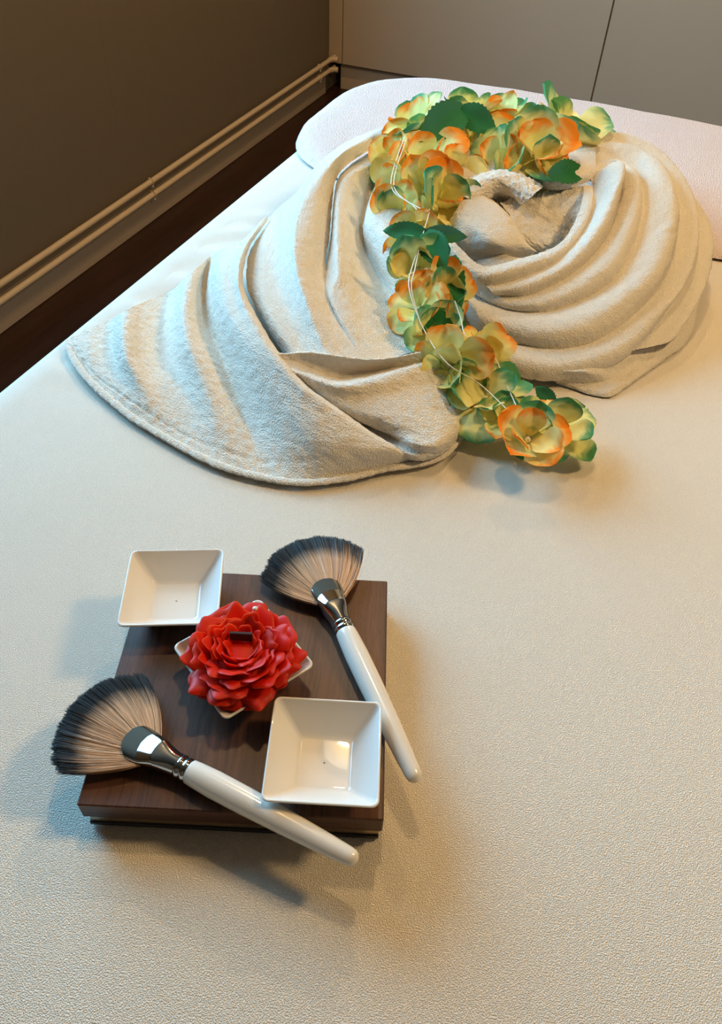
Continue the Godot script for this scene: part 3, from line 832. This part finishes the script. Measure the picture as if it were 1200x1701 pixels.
func slab(x0: float, x1: float, z0: float, z1: float, corner: float, profile: Array, side_n: int, rows_in: int, crown: Callable) -> ArrayMesh:
	# profile: [inset, y] from the bottom edge up and in to the flat top
	var rows := []
	for q in profile:
		rows.append(rounded(x0 + q[0], x1 - q[0], z0 + q[0], z1 - q[0], maxf(corner - q[0], 0.004), q[1], side_n, crown))
	var last: PackedVector3Array = rows[rows.size() - 1]
	var ctr := Vector3((x0 + x1) / 2, 0, (z0 + z1) / 2)
	var y: float = profile[profile.size() - 1][1]
	for k in range(1, rows_in + 1):
		var row := PackedVector3Array()
		for p in last:
			var g := Vector3(p.x, 0, p.z).lerp(ctr, float(k) / rows_in)
			g.y = y + crown.call(g.x, g.z)
			row.append(g)
		rows.append(row)
	return furry(rows, false, 77, 420000.0, 0.0042, 0.0007, true, true)

func rounded(x0: float, x1: float, z0: float, z1: float, r: float, y: float, n: int, crown: Callable) -> PackedVector3Array:
	var row := PackedVector3Array()
	var cs := [[x1 - r, z1 - r, 0.0], [x0 + r, z1 - r, 0.5], [x0 + r, z0 + r, 1.0], [x1 - r, z0 + r, 1.5]]
	for k in 4:
		for i in 13:
			var an: float = PI * (cs[k][2] + 0.5 * i / 12.0)
			row.append(Vector3(cs[k][0] + cos(an) * r, 0, cs[k][1] + sin(an) * r))
		var a: Vector3 = row[row.size() - 1]
		var nx: Array = cs[(k + 1) % 4]
		var an2: float = PI * (cs[(k + 1) % 4][2])
		var b := Vector3(nx[0] + cos(an2) * r, 0, nx[1] + sin(an2) * r)
		for i in range(1, n):
			row.append(a.lerp(b, float(i) / n))
	for i in row.size():
		row[i].y = y + crown.call(row[i].x, row[i].z)
		if row[i].z > z1 - r and row[i].x > x0 + 0.006 and row[i].x < x1 - 0.006:
			row[i].y = maxf(row[i].y, 0.003)   # the near edge lies on the sheet
	return row

func massage_table():
	var t := thing("massage_table", "massage table under a cream fitted sheet", "massage table", Vector3(-0.2, 0, -0.5))
	var off := Vector3(0.2, BED, 0.5)
	var wr := FastNoiseLite.new()
	wr.frequency = 7.0
	wr.seed = 21
	wr.fractal_octaves = 2
	# the fitted sheet: a fine grid over the top, rolled over the edges
	var rows := []
	var xs := []
	var x0 := -0.622
	var x1 := 0.24
	var nx := 150
	for i in nx + 1:
		xs.append(lerpf(x0, x1, float(i) / nx))
	var z0 := -1.62
	var z1 := 0.75
	var nz := 300
	var edge := [[0.035, -0.16], [0.012, -0.15], [0.003, -0.12], [0.0, -0.06], [0.0, -0.035], [0.003, -0.02], [0.010, -0.008], [0.022, -0.002]]
	for j in nz + 1:
		var z := lerpf(z0, z1, float(j) / nz)
		var row := PackedVector3Array()
		var cut := 0.0
		if z < z0 + 0.18:
			cut = 0.18 - sqrt(maxf(0.0, 0.18 * 0.18 - pow(z0 + 0.18 - z, 2.0)))
		for q in edge:
			row.append(Vector3(x0 + q[0] + cut, q[1], z))
		for x: float in xs:
			if x > x0 + 0.035 and x < x1 - 0.035:
				var y := 0.0
				# soft wrinkles where the sheet is pulled at the left edge
				var near := smoothstep(-0.36, -0.56, x) * smoothstep(-0.48, -0.6, z) * smoothstep(-1.15, -0.9, z)
				var d := (z + 0.72) * 0.86 + (x + 0.55) * 0.5
				y += near * 0.0028 * (sin(d * 95.0 + wr.get_noise_2d(x * 0.5, z * 0.5) * 3.0) * 0.5 + wr.get_noise_2d(x, z * 2.0))
				y += wr.get_noise_2d(x * 0.35, z * 0.35) * 0.0010 - 0.0012
				y = minf(y - 0.002 * near, 0.0)
				row.append(Vector3(lerpf(x, clampf(x, x0 + cut + 0.03, x1 - cut - 0.03), 1.0), y, z))
		for q in range(edge.size() - 1, -1, -1):
			row.append(Vector3(x1 - edge[q][0] - cut, edge[q][1], z))
		rows.append(row)
	part("fitted_sheet", moved(grid(rows, false, true), Transform3D(Basis(), off)), M.sheet, t)
	part("padding", box_from(off + Vector3(x0 + 0.012, -0.14, z0 + 0.19), off + Vector3(x1 - 0.012, -0.012, z1 - 0.004), 0.01), M.sheet, t)
	part("frame", box_from(off + Vector3(x0 + 0.05, -0.2, z0 + 0.19), off + Vector3(x1 - 0.05, -0.14, z1 - 0.05)), M.white_paint, t)
	for sx in [x0 + 0.12, x1 - 0.12]:
		for sz in [z0 + 0.25, z1 - 0.15]:
			part("leg", box_from(Vector3(off.x + sx - 0.03, 0, off.z + sz - 0.03), Vector3(off.x + sx + 0.03, BED - 0.2, off.z + sz + 0.03)), M.white_paint, t)
	# towelling cover over the head end
	var hx0 := -0.630
	var hx1 := 0.248
	var hz0 := -1.632
	var hz1 := -1.155
	var n2 := FastNoiseLite.new()
	n2.frequency = 9.0
	n2.fractal_octaves = 3
	var crown := func(x: float, z: float) -> float:
		var u := (x - hx0) / (hx1 - hx0) * 2.0 - 1.0
		return 0.022 * smoothstep(hz1, hz1 - 0.22, z) * (1.0 - 0.5 * u * u) + n2.get_noise_2d(x, z) * 0.0015
	var prof := [[0.0, -0.15], [0.0, -0.12], [0.0, -0.07], [0.0, -0.02], [0.002, 0.0], [0.007, 0.009], [0.016, 0.014], [0.03, 0.016]]
	var h := thing("towelling_cover", "pale pink towelling cover over the head end of the massage table", "towel", Vector3(-0.2, BED, -1.4))
	part("cover", moved(slab(hx0, hx1, hz0, hz1, 0.17, prof, 24, 26, crown), Transform3D(Basis(), Vector3(0.2, 0, 1.4))), M.terry, h)

# =============================================================== tray and what is on it
func squared(half: float, r: float, y: float) -> PackedVector3Array:
	var row := PackedVector3Array()
	r = minf(r, half * 0.99)
	for k in 4:
		var cx: float = [1, -1, -1, 1][k] * (half - r)
		var cz: float = [1, 1, -1, -1][k] * (half - r)
		for i in 9:
			var an := PI * (0.5 * k + 0.5 * i / 8.0)
			row.append(Vector3(cx + cos(an) * r, y, cz + sin(an) * r))
		# two more points on the straight edge
		var a: Vector3 = row[row.size() - 1]
		var k2 := (k + 1) % 4
		var b := Vector3([1, -1, -1, 1][k2] * (half - r) + cos(PI * 0.5 * k2) * r, y, [1, 1, -1, -1][k2] * (half - r) + sin(PI * 0.5 * k2) * r)
		for i in range(1, 6):
			row.append(a.lerp(b, i / 6.0))
	return row

func dish_mesh() -> ArrayMesh:
	# [half side, corner radius, height] from the centre of the foot, up the outside, over the rim, down to the floor
	var prof := [[0.0005, 0.0004, 0.0012], [0.017, 0.003, 0.0012], [0.0185, 0.003, 0.0], [0.020, 0.0035, 0.0], [0.0212, 0.004, 0.0015], [0.0265, 0.0045, 0.0075], [0.0345, 0.005, 0.0175], [0.0366, 0.005, 0.0205],
		[0.0373, 0.005, 0.0216], [0.0373, 0.005, 0.0224], [0.0368, 0.0048, 0.0229], [0.0360, 0.0046, 0.0228], [0.0354, 0.0044, 0.0222], [0.0345, 0.0042, 0.0208], [0.029, 0.0036, 0.0142], [0.0218, 0.003, 0.0062], [0.0200, 0.003, 0.0046], [0.0188, 0.003, 0.0036], [0.0176, 0.003, 0.0031], [0.0168, 0.003, 0.0030], [0.0160, 0.003, 0.0030], [0.010, 0.002, 0.0030], [0.0005, 0.0004, 0.003]]
	var rows := []
	for p in prof:
		rows.append(squared(p[0], p[1], p[2]))
	return grid(rows, true, false)

func tray_things():
	var TOP := BED + 0.03
	var t := thing("wooden_tray", "square dark walnut tray on a slim base lying on the cream sheet", "tray", Vector3(-0.1759, BED, -0.2630), deg_to_rad(20.2))
	var hs := 0.0998
	# board: textured top, plain edges
	var top := rounded_board(hs, 0.0185, 0.0009)
	part("board", top, M.walnut, t)
	part("base", box_from(Vector3(-hs + 0.003, 0.0004, -hs + 0.004), Vector3(hs - 0.002, 0.0044, hs + 0.0006), 0.0006), M.black, t, "black base under the board")
	part("trim_strip", box_from(Vector3(-hs + 0.004, 0.0044, -hs + 0.004), Vector3(hs - 0.002, 0.0115, hs - 0.0006), 0.0006), M.brass, t, "thin shiny strip between the board and the black base")
	# dishes
	var dish := dish_mesh()
	var spots := [[Vector3(-0.2622, TOP, -0.3012), 25.5, "empty square white porcelain dish at the corner of the tray beside the fan brush bristles"], [Vector3(-0.0988, TOP, -0.2233), 19.8, "empty square white porcelain dish resting over both brush handles"], [Vector3(-0.1823, TOP, -0.2666), -30.3, "square white porcelain dish holding the red candle"]]
	spots[0][2] = "empty square white porcelain dish overhanging a tray corner, clear of the brushes"
	for s in spots:
		var d := thing("square_dish", s[2], "dish", s[0], deg_to_rad(s[1]), "square white dishes on the tray")
		part("bowl", dish, M.porcelain, d)
	candle(Vector3(-0.1815, TOP + 0.0032, -0.2640))
	brush(Vector3(-0.0360, TOP + 0.0072, -0.2335), Vector3(-0.1262, TOP + 0.0092, -0.3243), "white handled fan brush with bristles overhanging the tray edge that faces the blanket", 0, 0.2)
	brush(Vector3(-0.0528, TOP + 0.0072, -0.1712), Vector3(-0.1770, TOP + 0.0092, -0.1800), "white handled fan brush with bristles overhanging the tray corner farthest from the blanket", 1, -0.1)

func rounded_board(hs: float, th: float, b: float) -> ArrayMesh:
	var y0 := 0.0115
	var y1 := 0.030
	var st := SurfaceTool.new()
	st.begin(Mesh.PRIMITIVE_TRIANGLES)
	var m := box(Vector3(hs * 2, y1 - y0, hs * 2), b)
	var arr := m.surface_get_arrays(0)
	var vs: PackedVector3Array = arr[Mesh.ARRAY_VERTEX]
	var ns: PackedVector3Array = arr[Mesh.ARRAY_NORMAL]
	var ix = arr[Mesh.ARRAY_INDEX]
	var count: int = ix.size() if ix else vs.size()
	for q in count:
		var k: int = ix[q] if ix else q
		var p := vs[k]
		var n := ns[k]
		var uv := Vector2(p.x / (2 * hs) + 0.5, p.z / (2 * hs) + 0.5)
		if absf(n.y) < 0.5:   # edge banding: grain runs along the edge
			uv = Vector2(p.y / (2 * hs) + 0.13, (p.x if absf(n.z) > 0.5 else p.z) / (2 * hs) + 0.5)
		st.set_normal(n)
		st.set_uv(uv)
		st.add_vertex(p + Vector3(0, (y0 + y1) / 2, 0))
	return st.commit()

# --------------------------------------------------------------- candle
# A wax petal wrapped round the candle's axis: foot at radius r0 and height y0, leaning out by tilt.
func petal_solid(r0: float, y0: float, width: float, height: float, tilt: float, seed_: int) -> ArrayMesh:
	var r := RandomNumberGenerator.new()
	r.seed = seed_
	var ph := r.randf() * TAU
	var ph2 := r.randf() * TAU
	var ruffle := r.randf_range(0.14, 0.25)
	var roll := r.randf_range(0.1, 0.5)
	var nu := 21
	var nv := 13
	var front := []
	var back := []
	for j in nv:
		var v := float(j) / (nv - 1)
		var vv := pow(v, 0.8)
		var w := 0.70 + 0.30 * sin(minf(1.0, vv / 0.75) * PI * 0.5) - 0.10 * smoothstep(0.7, 1.0, vv)
		var fr := PackedVector3Array()
		var bk := PackedVector3Array()
		for i in nu:
			var u := float(i) / (nu - 1) * 2.0 - 1.0
			var lat := width * w * u
			var g := lat / width
			var rag := ruffle * vv * vv * (sin(g * 3.6 + ph) * 0.7 + sin(g * 7.4 + ph2) * 0.3)
			var tl := tilt + roll * vv * vv
			var up := height * vv * (1.0 - 0.12 * g * g - 0.30 * pow(absf(g), 4.0)) * (1.0 + rag * 0.35)
			var rad := r0 + up * sin(tl) + rag * height * 0.55
			var y := y0 + up * cos(tl) + rag * height * 0.25
			var an := lat / maxf(r0 * 0.75 + rad * 0.25, 0.006)
			var th := 0.0011 * (1.0 - 0.55 * v) * (1.0 - 0.5 * pow(absf(u), 4.0))
			if j == nv - 1 or i == 0 or i == nu - 1:
				th = 0.00025
			var dir := Vector3(cos(an), 0, -sin(an))
			var nrm := (dir * cos(tl) + Vector3(0, -sin(tl), 0))
			var p := dir * rad + Vector3(0, y, 0)
			fr.append(p + nrm * th)
			bk.append(p - nrm * th)
		front.append(fr)
		back.append(bk)
	var rows := []
	for j in nv:
		rows.append(front[j])
	for j in range(nv - 1, -1, -1):
		rows.append(back[j])
	return grid(rows, false, true)

func candle(at: Vector3):
	var t := thing("peony_candle", "red wax candle shaped like an open peony in a white dish", "candle", at, 0.0)
	var prof := [[0.0, 0.0], [0.0, 0.014], [0.003, 0.0165], [0.012, 0.024], [0.020, 0.028], [0.027, 0.024], [0.031, 0.014], [0.0315, 0.0]]
	part("core", turned_up(prof, 28), M.wax, t)
	# rings: count, radius, height of the foot, half width, petal height, tilt in degrees, turn
	var rings := [
		[4, 0.0190, 0.0085, 0.0105, 0.0140, 58.0, 14.7],
		[8, 0.0240, 0.0150, 0.0140, 0.0180, 58.0, 8.0],
		[10, 0.0250, 0.0182, 0.0122, 0.0188, 43.0, 25.0],
		[10, 0.0238, 0.0205, 0.0115, 0.0190, 30.0, 3.0],
		[9, 0.0212, 0.0222, 0.0108, 0.0188, 20.0, 40.0],
		[9, 0.0182, 0.0238, 0.0098, 0.0178, 12.0, 12.0],
		[8, 0.0152, 0.0250, 0.0088, 0.0162, 6.0, 33.0],
		[7, 0.0122, 0.0258, 0.0078, 0.0142, 1.0, 5.0],
		[5, 0.0088, 0.0262, 0.0070, 0.0110, -4.0, 0.0]]
	var k := 0
	for q in rings.size():
		var g: Array = rings[q]
		for i in g[0]:
			k += 1
			var r := RandomNumberGenerator.new()
			r.seed = k * 31 + 5
			var an: float = deg_to_rad(g[6]) + TAU * i / g[0] + (r.randf_range(-0.15, 0.15) if q > 0 else 0.0)
			var tilt := deg_to_rad(g[5] + r.randf_range(-6, 6))
			var m := petal_solid(g[1] * r.randf_range(0.95, 1.05), g[2] + r.randf_range(-0.0012, 0.0012), g[3] * r.randf_range(0.85, 1.15), g[4] * r.randf_range(0.88, 1.08), tilt, k * 7 + 1)
			var o := part("petal", m, M.wax, t)
			o.rotation.y = an
	var wk := part("wick", box(Vector3(0.0160, 0.0075, 0.0026), 0.0004), M.wick, t, "dark flat wooden wick")
	wk.transform = Transform3D(Basis(Vector3.UP, deg_to_rad(20.0)) * Basis(Vector3.RIGHT, -0.15), Vector3(-0.003, 0.0365, -0.0065))
	part("white_dot", turned_up([[-0.0012, 0.0], [-0.0008, 0.0018], [0.0004, 0.0020], [0.0012, 0.0012], [0.0014, 0.0]], 12), M.porcelain, t, "small white dot on a far petal").position = Vector3(-0.004, 0.040, -0.0300)  # small round white piece set on a far petal

# --------------------------------------------------------------- brushes
func brush(tip: Vector3, neck: Vector3, label: String, which: int, roll: float):
	var d := neck - tip
	var len := d.length()
	var x := d.normalized()
	var z := x.cross(Vector3.UP).normalized()
	var y := z.cross(x).normalized()
	var t := thing("fan_brush", label, "brush", tip, 0.0, "fan brushes on the tray")
	t.transform = Transform3D(Basis(x, y, z) * Basis(Vector3.RIGHT, roll * 0.0), tip)
	# handle from the rounded tip (x = 0) to the rings (x = len)
	var hp := [[0.0, 0.0], [0.0004, 0.0022], [0.0015, 0.0040], [0.0035, 0.0052], [0.007, 0.0058], [0.02, 0.0066], [0.05, 0.0079], [0.08, 0.0088], [0.105, 0.0090], [len - 0.006, 0.0084], [len - 0.001, 0.0080], [len, 0.0074], [len, 0.0]]
	part("handle", turned(hp, 32), M.lacquer, t, "glossy white lacquered handle")
	var fr := Node3D.new()
	# ferrule: rings, then flaring and flattening to a rounded mouth
	var ring_prof := [[len - 0.0005, 0.0066], [len, 0.0076], [len + 0.0016, 0.0083], [len + 0.0034, 0.0078], [len + 0.0040, 0.0071], [len + 0.0046, 0.0078], [len + 0.0064, 0.0083], [len + 0.0080, 0.0078], [len + 0.0086, 0.0070]]
	part("ring", turned(ring_prof, 32), M.chrome, t, "ribbed chrome rings")
	fr.free()
	var rows := []
	var n := 40
	var m := 26
	var L0 := 0.030
	for i in m + 1:
		var s: float = float(i) / m
		if i == 18:
			s = 0.697
		elif i == 19:
			s = 0.703
		elif i == 10:
			s = 0.405
		elif i == 11:
			s = 0.425
		var row := PackedVector3Array()
		for k in n:
			var an := TAU * k / n
			var hw := lerpf(0.0078, 0.0128, smoothstep(0.0, 1.0, s))
			var ht: float = lerpf(0.0050, 0.0047, (s - 0.70) / 0.30)
			if s < 0.42:
				ht = lerpf(0.0080, 0.0086, s / 0.42)
			elif s < 0.70:
				ht = lerpf(0.0086, 0.0050, (s - 0.42) / 0.28)
			var pw: float = lerpf(1.0, 0.45, smoothstep(0.05, 0.5, s))
			var cz := signf(cos(an)) * pow(absf(cos(an)), pw)
			var cy := signf(sin(an)) * pow(absf(sin(an)), pw)
			var lat := clampf(absf(cz), 0, 1)
			var xe := L0 + 0.0125 * sqrt(maxf(0.0, 1.0 - lat * lat * 0.98))
			row.append(Vector3(len + 0.0082 + xe * s, cy * ht, cz * hw))
		rows.append(row)
	part("ferrule", grid(rows, true, true), M.chrome, t, "flattened chrome ferrule")
	# bristles: thousands of hairs, pale with black dyed ends
	var base := len + 0.0082 + L0 - 0.004
	part("bristles", hairs(which), M.hair, t, "spread tan bristles with black ends").position = Vector3(base, 0, 0)
	t.get_node("bristles").set_meta("kind", "stuff")

func hairs(which: int) -> ArrayMesh:
	var r := RandomNumberGenerator.new()
	r.seed = 40 + which
	var nz := FastNoiseLite.new()
	nz.frequency = 1.0
	nz.seed = which
	var v := PackedVector3Array()
	var nn := PackedVector3Array()
	var c := PackedColorArray()
	var ix := PackedInt32Array()
	# fan angles to each side of the axis (towards -z, towards +z) and lengths
	var a0: float = [-0.80, -0.64][which]
	var a1: float = [0.76, 0.82][which]
	var count := 13000
	for q in count:
		var f := (q + r.randf()) / count          # across the fan
		var stray := r.randf() < 0.006
		var a := lerpf(a0, a1, f) + r.randf_range(-0.05, 0.05) + (r.randf_range(-0.14, 0.14) if stray else 0.0)
		var e := f * 2.0 - 1.0
		var z0 := e * 0.0112 + r.randf_range(-0.0006, 0.0006)
		var lay := r.randf_range(-1.0, 1.0)
		var fullness := sqrt(maxf(0.0, 1.0 - 0.8 * e * e))
		var L := 0.0600 - 0.0075 * absf(e) * absf(e) + nz.get_noise_1d(e * 9.0) * 0.004 + r.randf_range(-0.0022, 0.0012)
		L -= 0.004 * absf(lay)
		var bend := a * 0.55
		var pts := []
		var p := Vector3(0.010 * sqrt(maxf(0.0, 1.0 - e * e)) - 0.004, lay * 0.0026 * fullness, z0)
		var segs := 5
		for k in segs + 1:
			pts.append(p)
			var s := float(k) / segs
			var th := a * 0.62 + bend * (1.0 - s) * 0.9 - a * 0.10 * s
			var rise := lay * (0.085 * fullness * (1.0 - 1.5 * s)) - 0.045 * s
			p += Vector3(cos(th), rise, sin(th)) * (L / segs)
		var tone := r.randf_range(0.72, 1.25)
		var tan_c := Color(0.72, 0.47, 0.29) * tone
		if r.randf() < 0.09:
			tan_c = Color(0.16, 0.09, 0.055)
		var dye := 0.70 + r.randf_range(-0.10, 0.07) + (0.10 * e if which == 0 else 0.06 * -e)
		var wdt := r.randf_range(0.00012, 0.0002)
		var start := v.size()
		var tilt := r.randf_range(-0.9, 0.9)
		for k in segs + 1:
			var s := float(k) / segs
			var dir: Vector3 = (pts[min(k + 1, segs)] - pts[max(k - 1, 0)]).normalized()
			var side := dir.cross(Vector3(0, 1, tilt)).normalized()
			var nrm := side.cross(dir).normalized()
			if nrm.y < 0:
				nrm = -nrm
			var ww := wdt * (1.0 - 0.45 * s * s)
			v.append(pts[k] - side * ww)
			v.append(pts[k] + side * ww)
			var g := smoothstep(dye - 0.09, dye + 0.07, s)
			var col := tan_c.lerp(Color(0.012, 0.012, 0.014), g)
			for w in 2:
				nn.append(nrm)
				c.append(col)
		for k in segs:
			var b := start + k * 2
			var f1 := (v[b + 3] - v[b]).cross(v[b + 1] - v[b])
			if f1.dot(nn[b]) >= 0:
				ix.append_array(PackedInt32Array([b, b + 1, b + 3, b, b + 3, b + 2]))
			else:
				ix.append_array(PackedInt32Array([b, b + 3, b + 1, b, b + 2, b + 3]))
	var arr := []
	arr.resize(Mesh.ARRAY_MAX)
	arr[Mesh.ARRAY_VERTEX] = v
	arr[Mesh.ARRAY_NORMAL] = nn
	arr[Mesh.ARRAY_COLOR] = c
	arr[Mesh.ARRAY_INDEX] = ix
	var mesh := ArrayMesh.new()
	mesh.add_surface_from_arrays(Mesh.PRIMITIVE_TRIANGLES, arr)
	return mesh

# =============================================================== blanket
func blanket():
	var t := thing("fleece_blanket", "cream fleece blanket twisted into a swirl on the massage table", "blanket", Vector3(-0.2, BED + 0.0015, -0.8))
	var off := Transform3D(Basis(), Vector3(0.2, 0, 0.8))
	var coil := fluffed(bands(COIL, 200, 14, [0.36, 0.40, 0.30, 0.22, 0.24, 0.20, 0.16]))
	part("outer_coil", moved(furry(coil, true, 1), off), M.fleece, t)
	var inside := [furry(fluffed(loft(BACKPANEL, 60, 12), 0.002, 0.0014), false, 2, 600000.0, 0.0042, 0.0005), furry(fluffed(loft(LOBE, 60, 12)), true, 3), furry(fluffed(loft(ROLL, 60, 10), 0.002, 0.0014), false, 4, 600000.0, 0.0042, 0.0005)]
	part("inner_fold", moved(joined(inside), off), M.fleece, t)
	part("back_rim", moved(furry(fluffed(loft(BACKRIM, 80, 12)), true, 9), off), M.fleece, t)
	var fan := loft(FAN, 150, 16)
	# puckers along the stitched hem
	var pk := FastNoiseLite.new()
	pk.frequency = 75.0
	pk.seed = 31
	for i in fan.size():
		var n: int = fan[i].size()
		for k in n:
			var s := float(k) / (n - 1)
			var p: Vector3 = fan[i][k]
			var from_hem: float = p.distance_to(fan[i][n - 1])
			p.y += 0.0013 * pk.get_noise_2d(p.x, p.z) * smoothstep(0.075, 0.02, from_hem) * smoothstep(0.0, 0.01, from_hem) - 0.0012 * exp(-pow((from_hem - 0.024) / 0.003, 2.0))
			p.y = maxf(p.y, 0.001)
			fan[i][k] = p
	part("fanned_end", moved(furry(fluffed(fan), true, 5), off), M.fleece, t)
	part("upper_drape", moved(joined([furry(fluffed(loft(INNER, 110, 16)), true, 6), furry(fluffed(loft(PLEAT, 110, 16)), true, 7)]), off), M.fleece, t)
	part("front_flap", moved(furry(fluffed(loft(FLAP, 100, 14)), true, 8), off), M.fleece, t)
	var hem := []
	var hc := curve(HEM[0], 260)
	for i in hc.size():
		var d := (hc[min(i + 1, hc.size() - 1)] - hc[max(i - 1, 0)]).normalized()
		var a := Vector3.UP.cross(d).normalized()
		var row := PackedVector3Array()
		for k in 12:
			var an := TAU * k / 12.0
			var w := (0.0029 + 0.0009 * pk.get_noise_1d(i * 0.004)) * (0.35 + 0.65 * smoothstep(0.0, 12.0, float(i)))
			row.append(hc[i] + a * cos(an) * w * 1.5 + Vector3(0, sin(an) * w * 0.85 + 0.0004, 0))
		hem.append(row)
	part("hem", moved(furry(hem, true, 10, 700000.0, 0.0030, 0.00045, true), off), M.fleece, t, "thick stitched hem")
	# the rolled core that fills the swirl
	var rows := []
	for i in 30:
		var row := PackedVector3Array()
		for k in 60:
			var an := TAU * k / 60.0
			var s := i / 29.0
			var rr := Vector2(0.155, 0.165)
			var p := Vector3(-0.135 + cos(an) * rr.x * s, 0.0, -0.99 + sin(an) * rr.y * s)
			var hgt := 0.098 * pow(maxf(0.0, 1.0 - pow(s, 3.0)), 0.6)
			var pit := Vector2((p.x + 0.135) / 0.085, (p.z + 0.955) / 0.075).length()
			hgt = minf(hgt, 0.03 + 0.075 * smoothstep(0.5, 1.3, pit))
			p.y = hgt
			row.append(p)
		rows.append(row)
	part("rolled_core", moved(furry(fluffed(rows), true, 11, 500000.0, 0.003, 0.0005, true), off), M.fleece, t)

# =============================================================== lei
func petal_cloth(length: float, width: float, open: float, curl: float, cup: float, tip: Color, seed_: int) -> ArrayMesh:
	# from the flower's centre out: the flower's axis is +y, the petal leans to +x
	var r := RandomNumberGenerator.new()
	r.seed = seed_
	var nz := FastNoiseLite.new()
	nz.seed = seed_
	nz.frequency = 1.3
	var base := Color(0.92, 0.78, 0.30).lerp(Color(0.80, 0.82, 0.34), r.randf())
	var ph := r.randf() * TAU
	var reach := r.randf_range(0.55, 0.80)
	var rows := []
	var cols := []
	var p := Vector2(0.002, 0.0)
	var n := 12
	var nu := 9
	var th := open
	for j in n + 1:
		var s := float(j) / n
		var w := width * (0.14 + 0.86 * smoothstep(0.0, 0.62, s))
		if s > 0.62:
			w *= sqrt(maxf(0.0, 1.0 - pow((s - 0.62) / 0.38, 2.0)) * 0.97 + 0.03)
		th = open + curl * (s - 0.3) * s * 2.0
		var nrm := Vector2(-cos(th), sin(th))
		var row := PackedVector3Array()
		var col := PackedColorArray()
		for i in nu:
			var u := float(i) / (nu - 1) * 2.0 - 1.0
			var lift := cup * u * u * w * (0.4 + s) + sin(u * 3.5 + ph + s * 2.0) * 0.10 * w * s + 0.12 * width * nz.get_noise_2d(u * 1.4, s * 2.0)
			var q := p + nrm * lift
			row.append(Vector3(q.x, q.y, w * u))
			var t := smoothstep(reach, reach + 0.28, s + 0.10 * u * u + 0.16 * nz.get_noise_2d(u * 2.0 + 9.0, s * 3.0))
			col.append(base.lerp(tip, t))
		rows.append(row)
		cols.append(col)
		p += Vector2(sin(th), cos(th)) * (length / n)
	return grid(rows, false, false, cols)

func leaf_cloth(length: float, width: float, bend: float) -> ArrayMesh:
	# from the stalk along +x, upper side +y, toothed edge
	var rows := []
	var n := 20
	for j in n + 1:
		var s := float(j) / n
		var w := width * 0.5 * pow(sin(PI * clampf(0.06 + 0.94 * s, 0, 1)), 0.75) * (1.0 - 0.25 * s)
		w *= 1.0 + (0.07 if j % 2 == 0 else -0.03)
		var row := PackedVector3Array()
		for i in 7:
			var u := float(i) / 6.0 * 2.0 - 1.0
			row.append(Vector3(length * s, -bend * length * s * s + 0.22 * absf(u) * w + 0.02 * length * sin(s * 9.0 + u * 2.0) * s, w * u))
		rows.append(row)
	return grid(rows, false, false)

func lei():
	var o := Vector3(-0.21, 0, -0.85)
	var t := thing("flower_lei", "yellow, orange and green cloth flower lei draped over the blanket swirl", "lei", o + Vector3(0, BED, 0))
	var dye := {"O": Color(0.95, 0.28, 0.02), "G": Color(0.09, 0.31, 0.13), "Y": Color(0.88, 0.62, 0.14)}
	var tips := []
	var k := 0
	for f in FLOWERS:
		k += 1
		var r := RandomNumberGenerator.new()
		r.seed = 100 + k
		var fl := Node3D.new()
		fl.name = "flower"
		t.add_child(fl, true)
		var y := Vector3(f[3], f[4], f[5]).normalized()
		var x := y.cross(Vector3(0.3, 0.2, 0.9)).normalized()
		fl.transform = Transform3D(Basis(x, y, x.cross(y)) * Basis(Vector3.UP, r.randf() * TAU), Vector3(f[0], f[1], f[2]) - o - y * 0.012)
		for layer in 2:
			var n := 5 if layer == 0 else 3
			for i in n:
				var L: float = f[6] * 1.22 * (1.0 if layer == 0 else 0.82) * r.randf_range(0.85, 1.1)
				var op: float = f[9] * (1.12 if layer == 0 else 0.68) + r.randf_range(-0.3, 0.3)
				var tip: Color = dye[f[7 if layer == 0 else 8]]
				if r.randf() < 0.12:
					tip = dye[["O", "G"][r.randi() % 2]]
				var m := petal_cloth(L, L * r.randf_range(0.40, 0.52), op, r.randf_range(-0.5, 0.7), r.randf_range(0.05, 0.45), tip, 1000 + k * 40 + layer * 12 + i)
				var pt := part("petal", m, M.petal, fl)
				pt.rotation.y = TAU * (i + 0.5 * layer) / n + r.randf_range(-0.2, 0.2)
		part("stamen", turned_up([[-0.002, 0.0], [-0.002, 0.003], [0.002, 0.0035], [0.005, 0.002], [0.006, 0.0]], 10), M.cord, fl)
	for l in LEAVES:
		var a := Vector3(l[0], l[1], l[2])
		var b := Vector3(l[3], l[4], l[5])
		var x := (b - a).normalized()
		var view := Vector3(0.15, 0.55, 0.8)
		var z := x.cross(view).normalized()
		var lf := part("leaf", leaf_cloth(a.distance_to(b), l[6], 0.12), M.leaf, t, "dark green toothed leaf")
		lf.transform = Transform3D(Basis(x, z.cross(x).normalized(), z), a - o)
	for c in CORDS:
		part("cord", moved(tube(curve(c, 60), 0.0006, 6), Transform3D(Basis(), -o)), M.cord, t, "thin white cord")
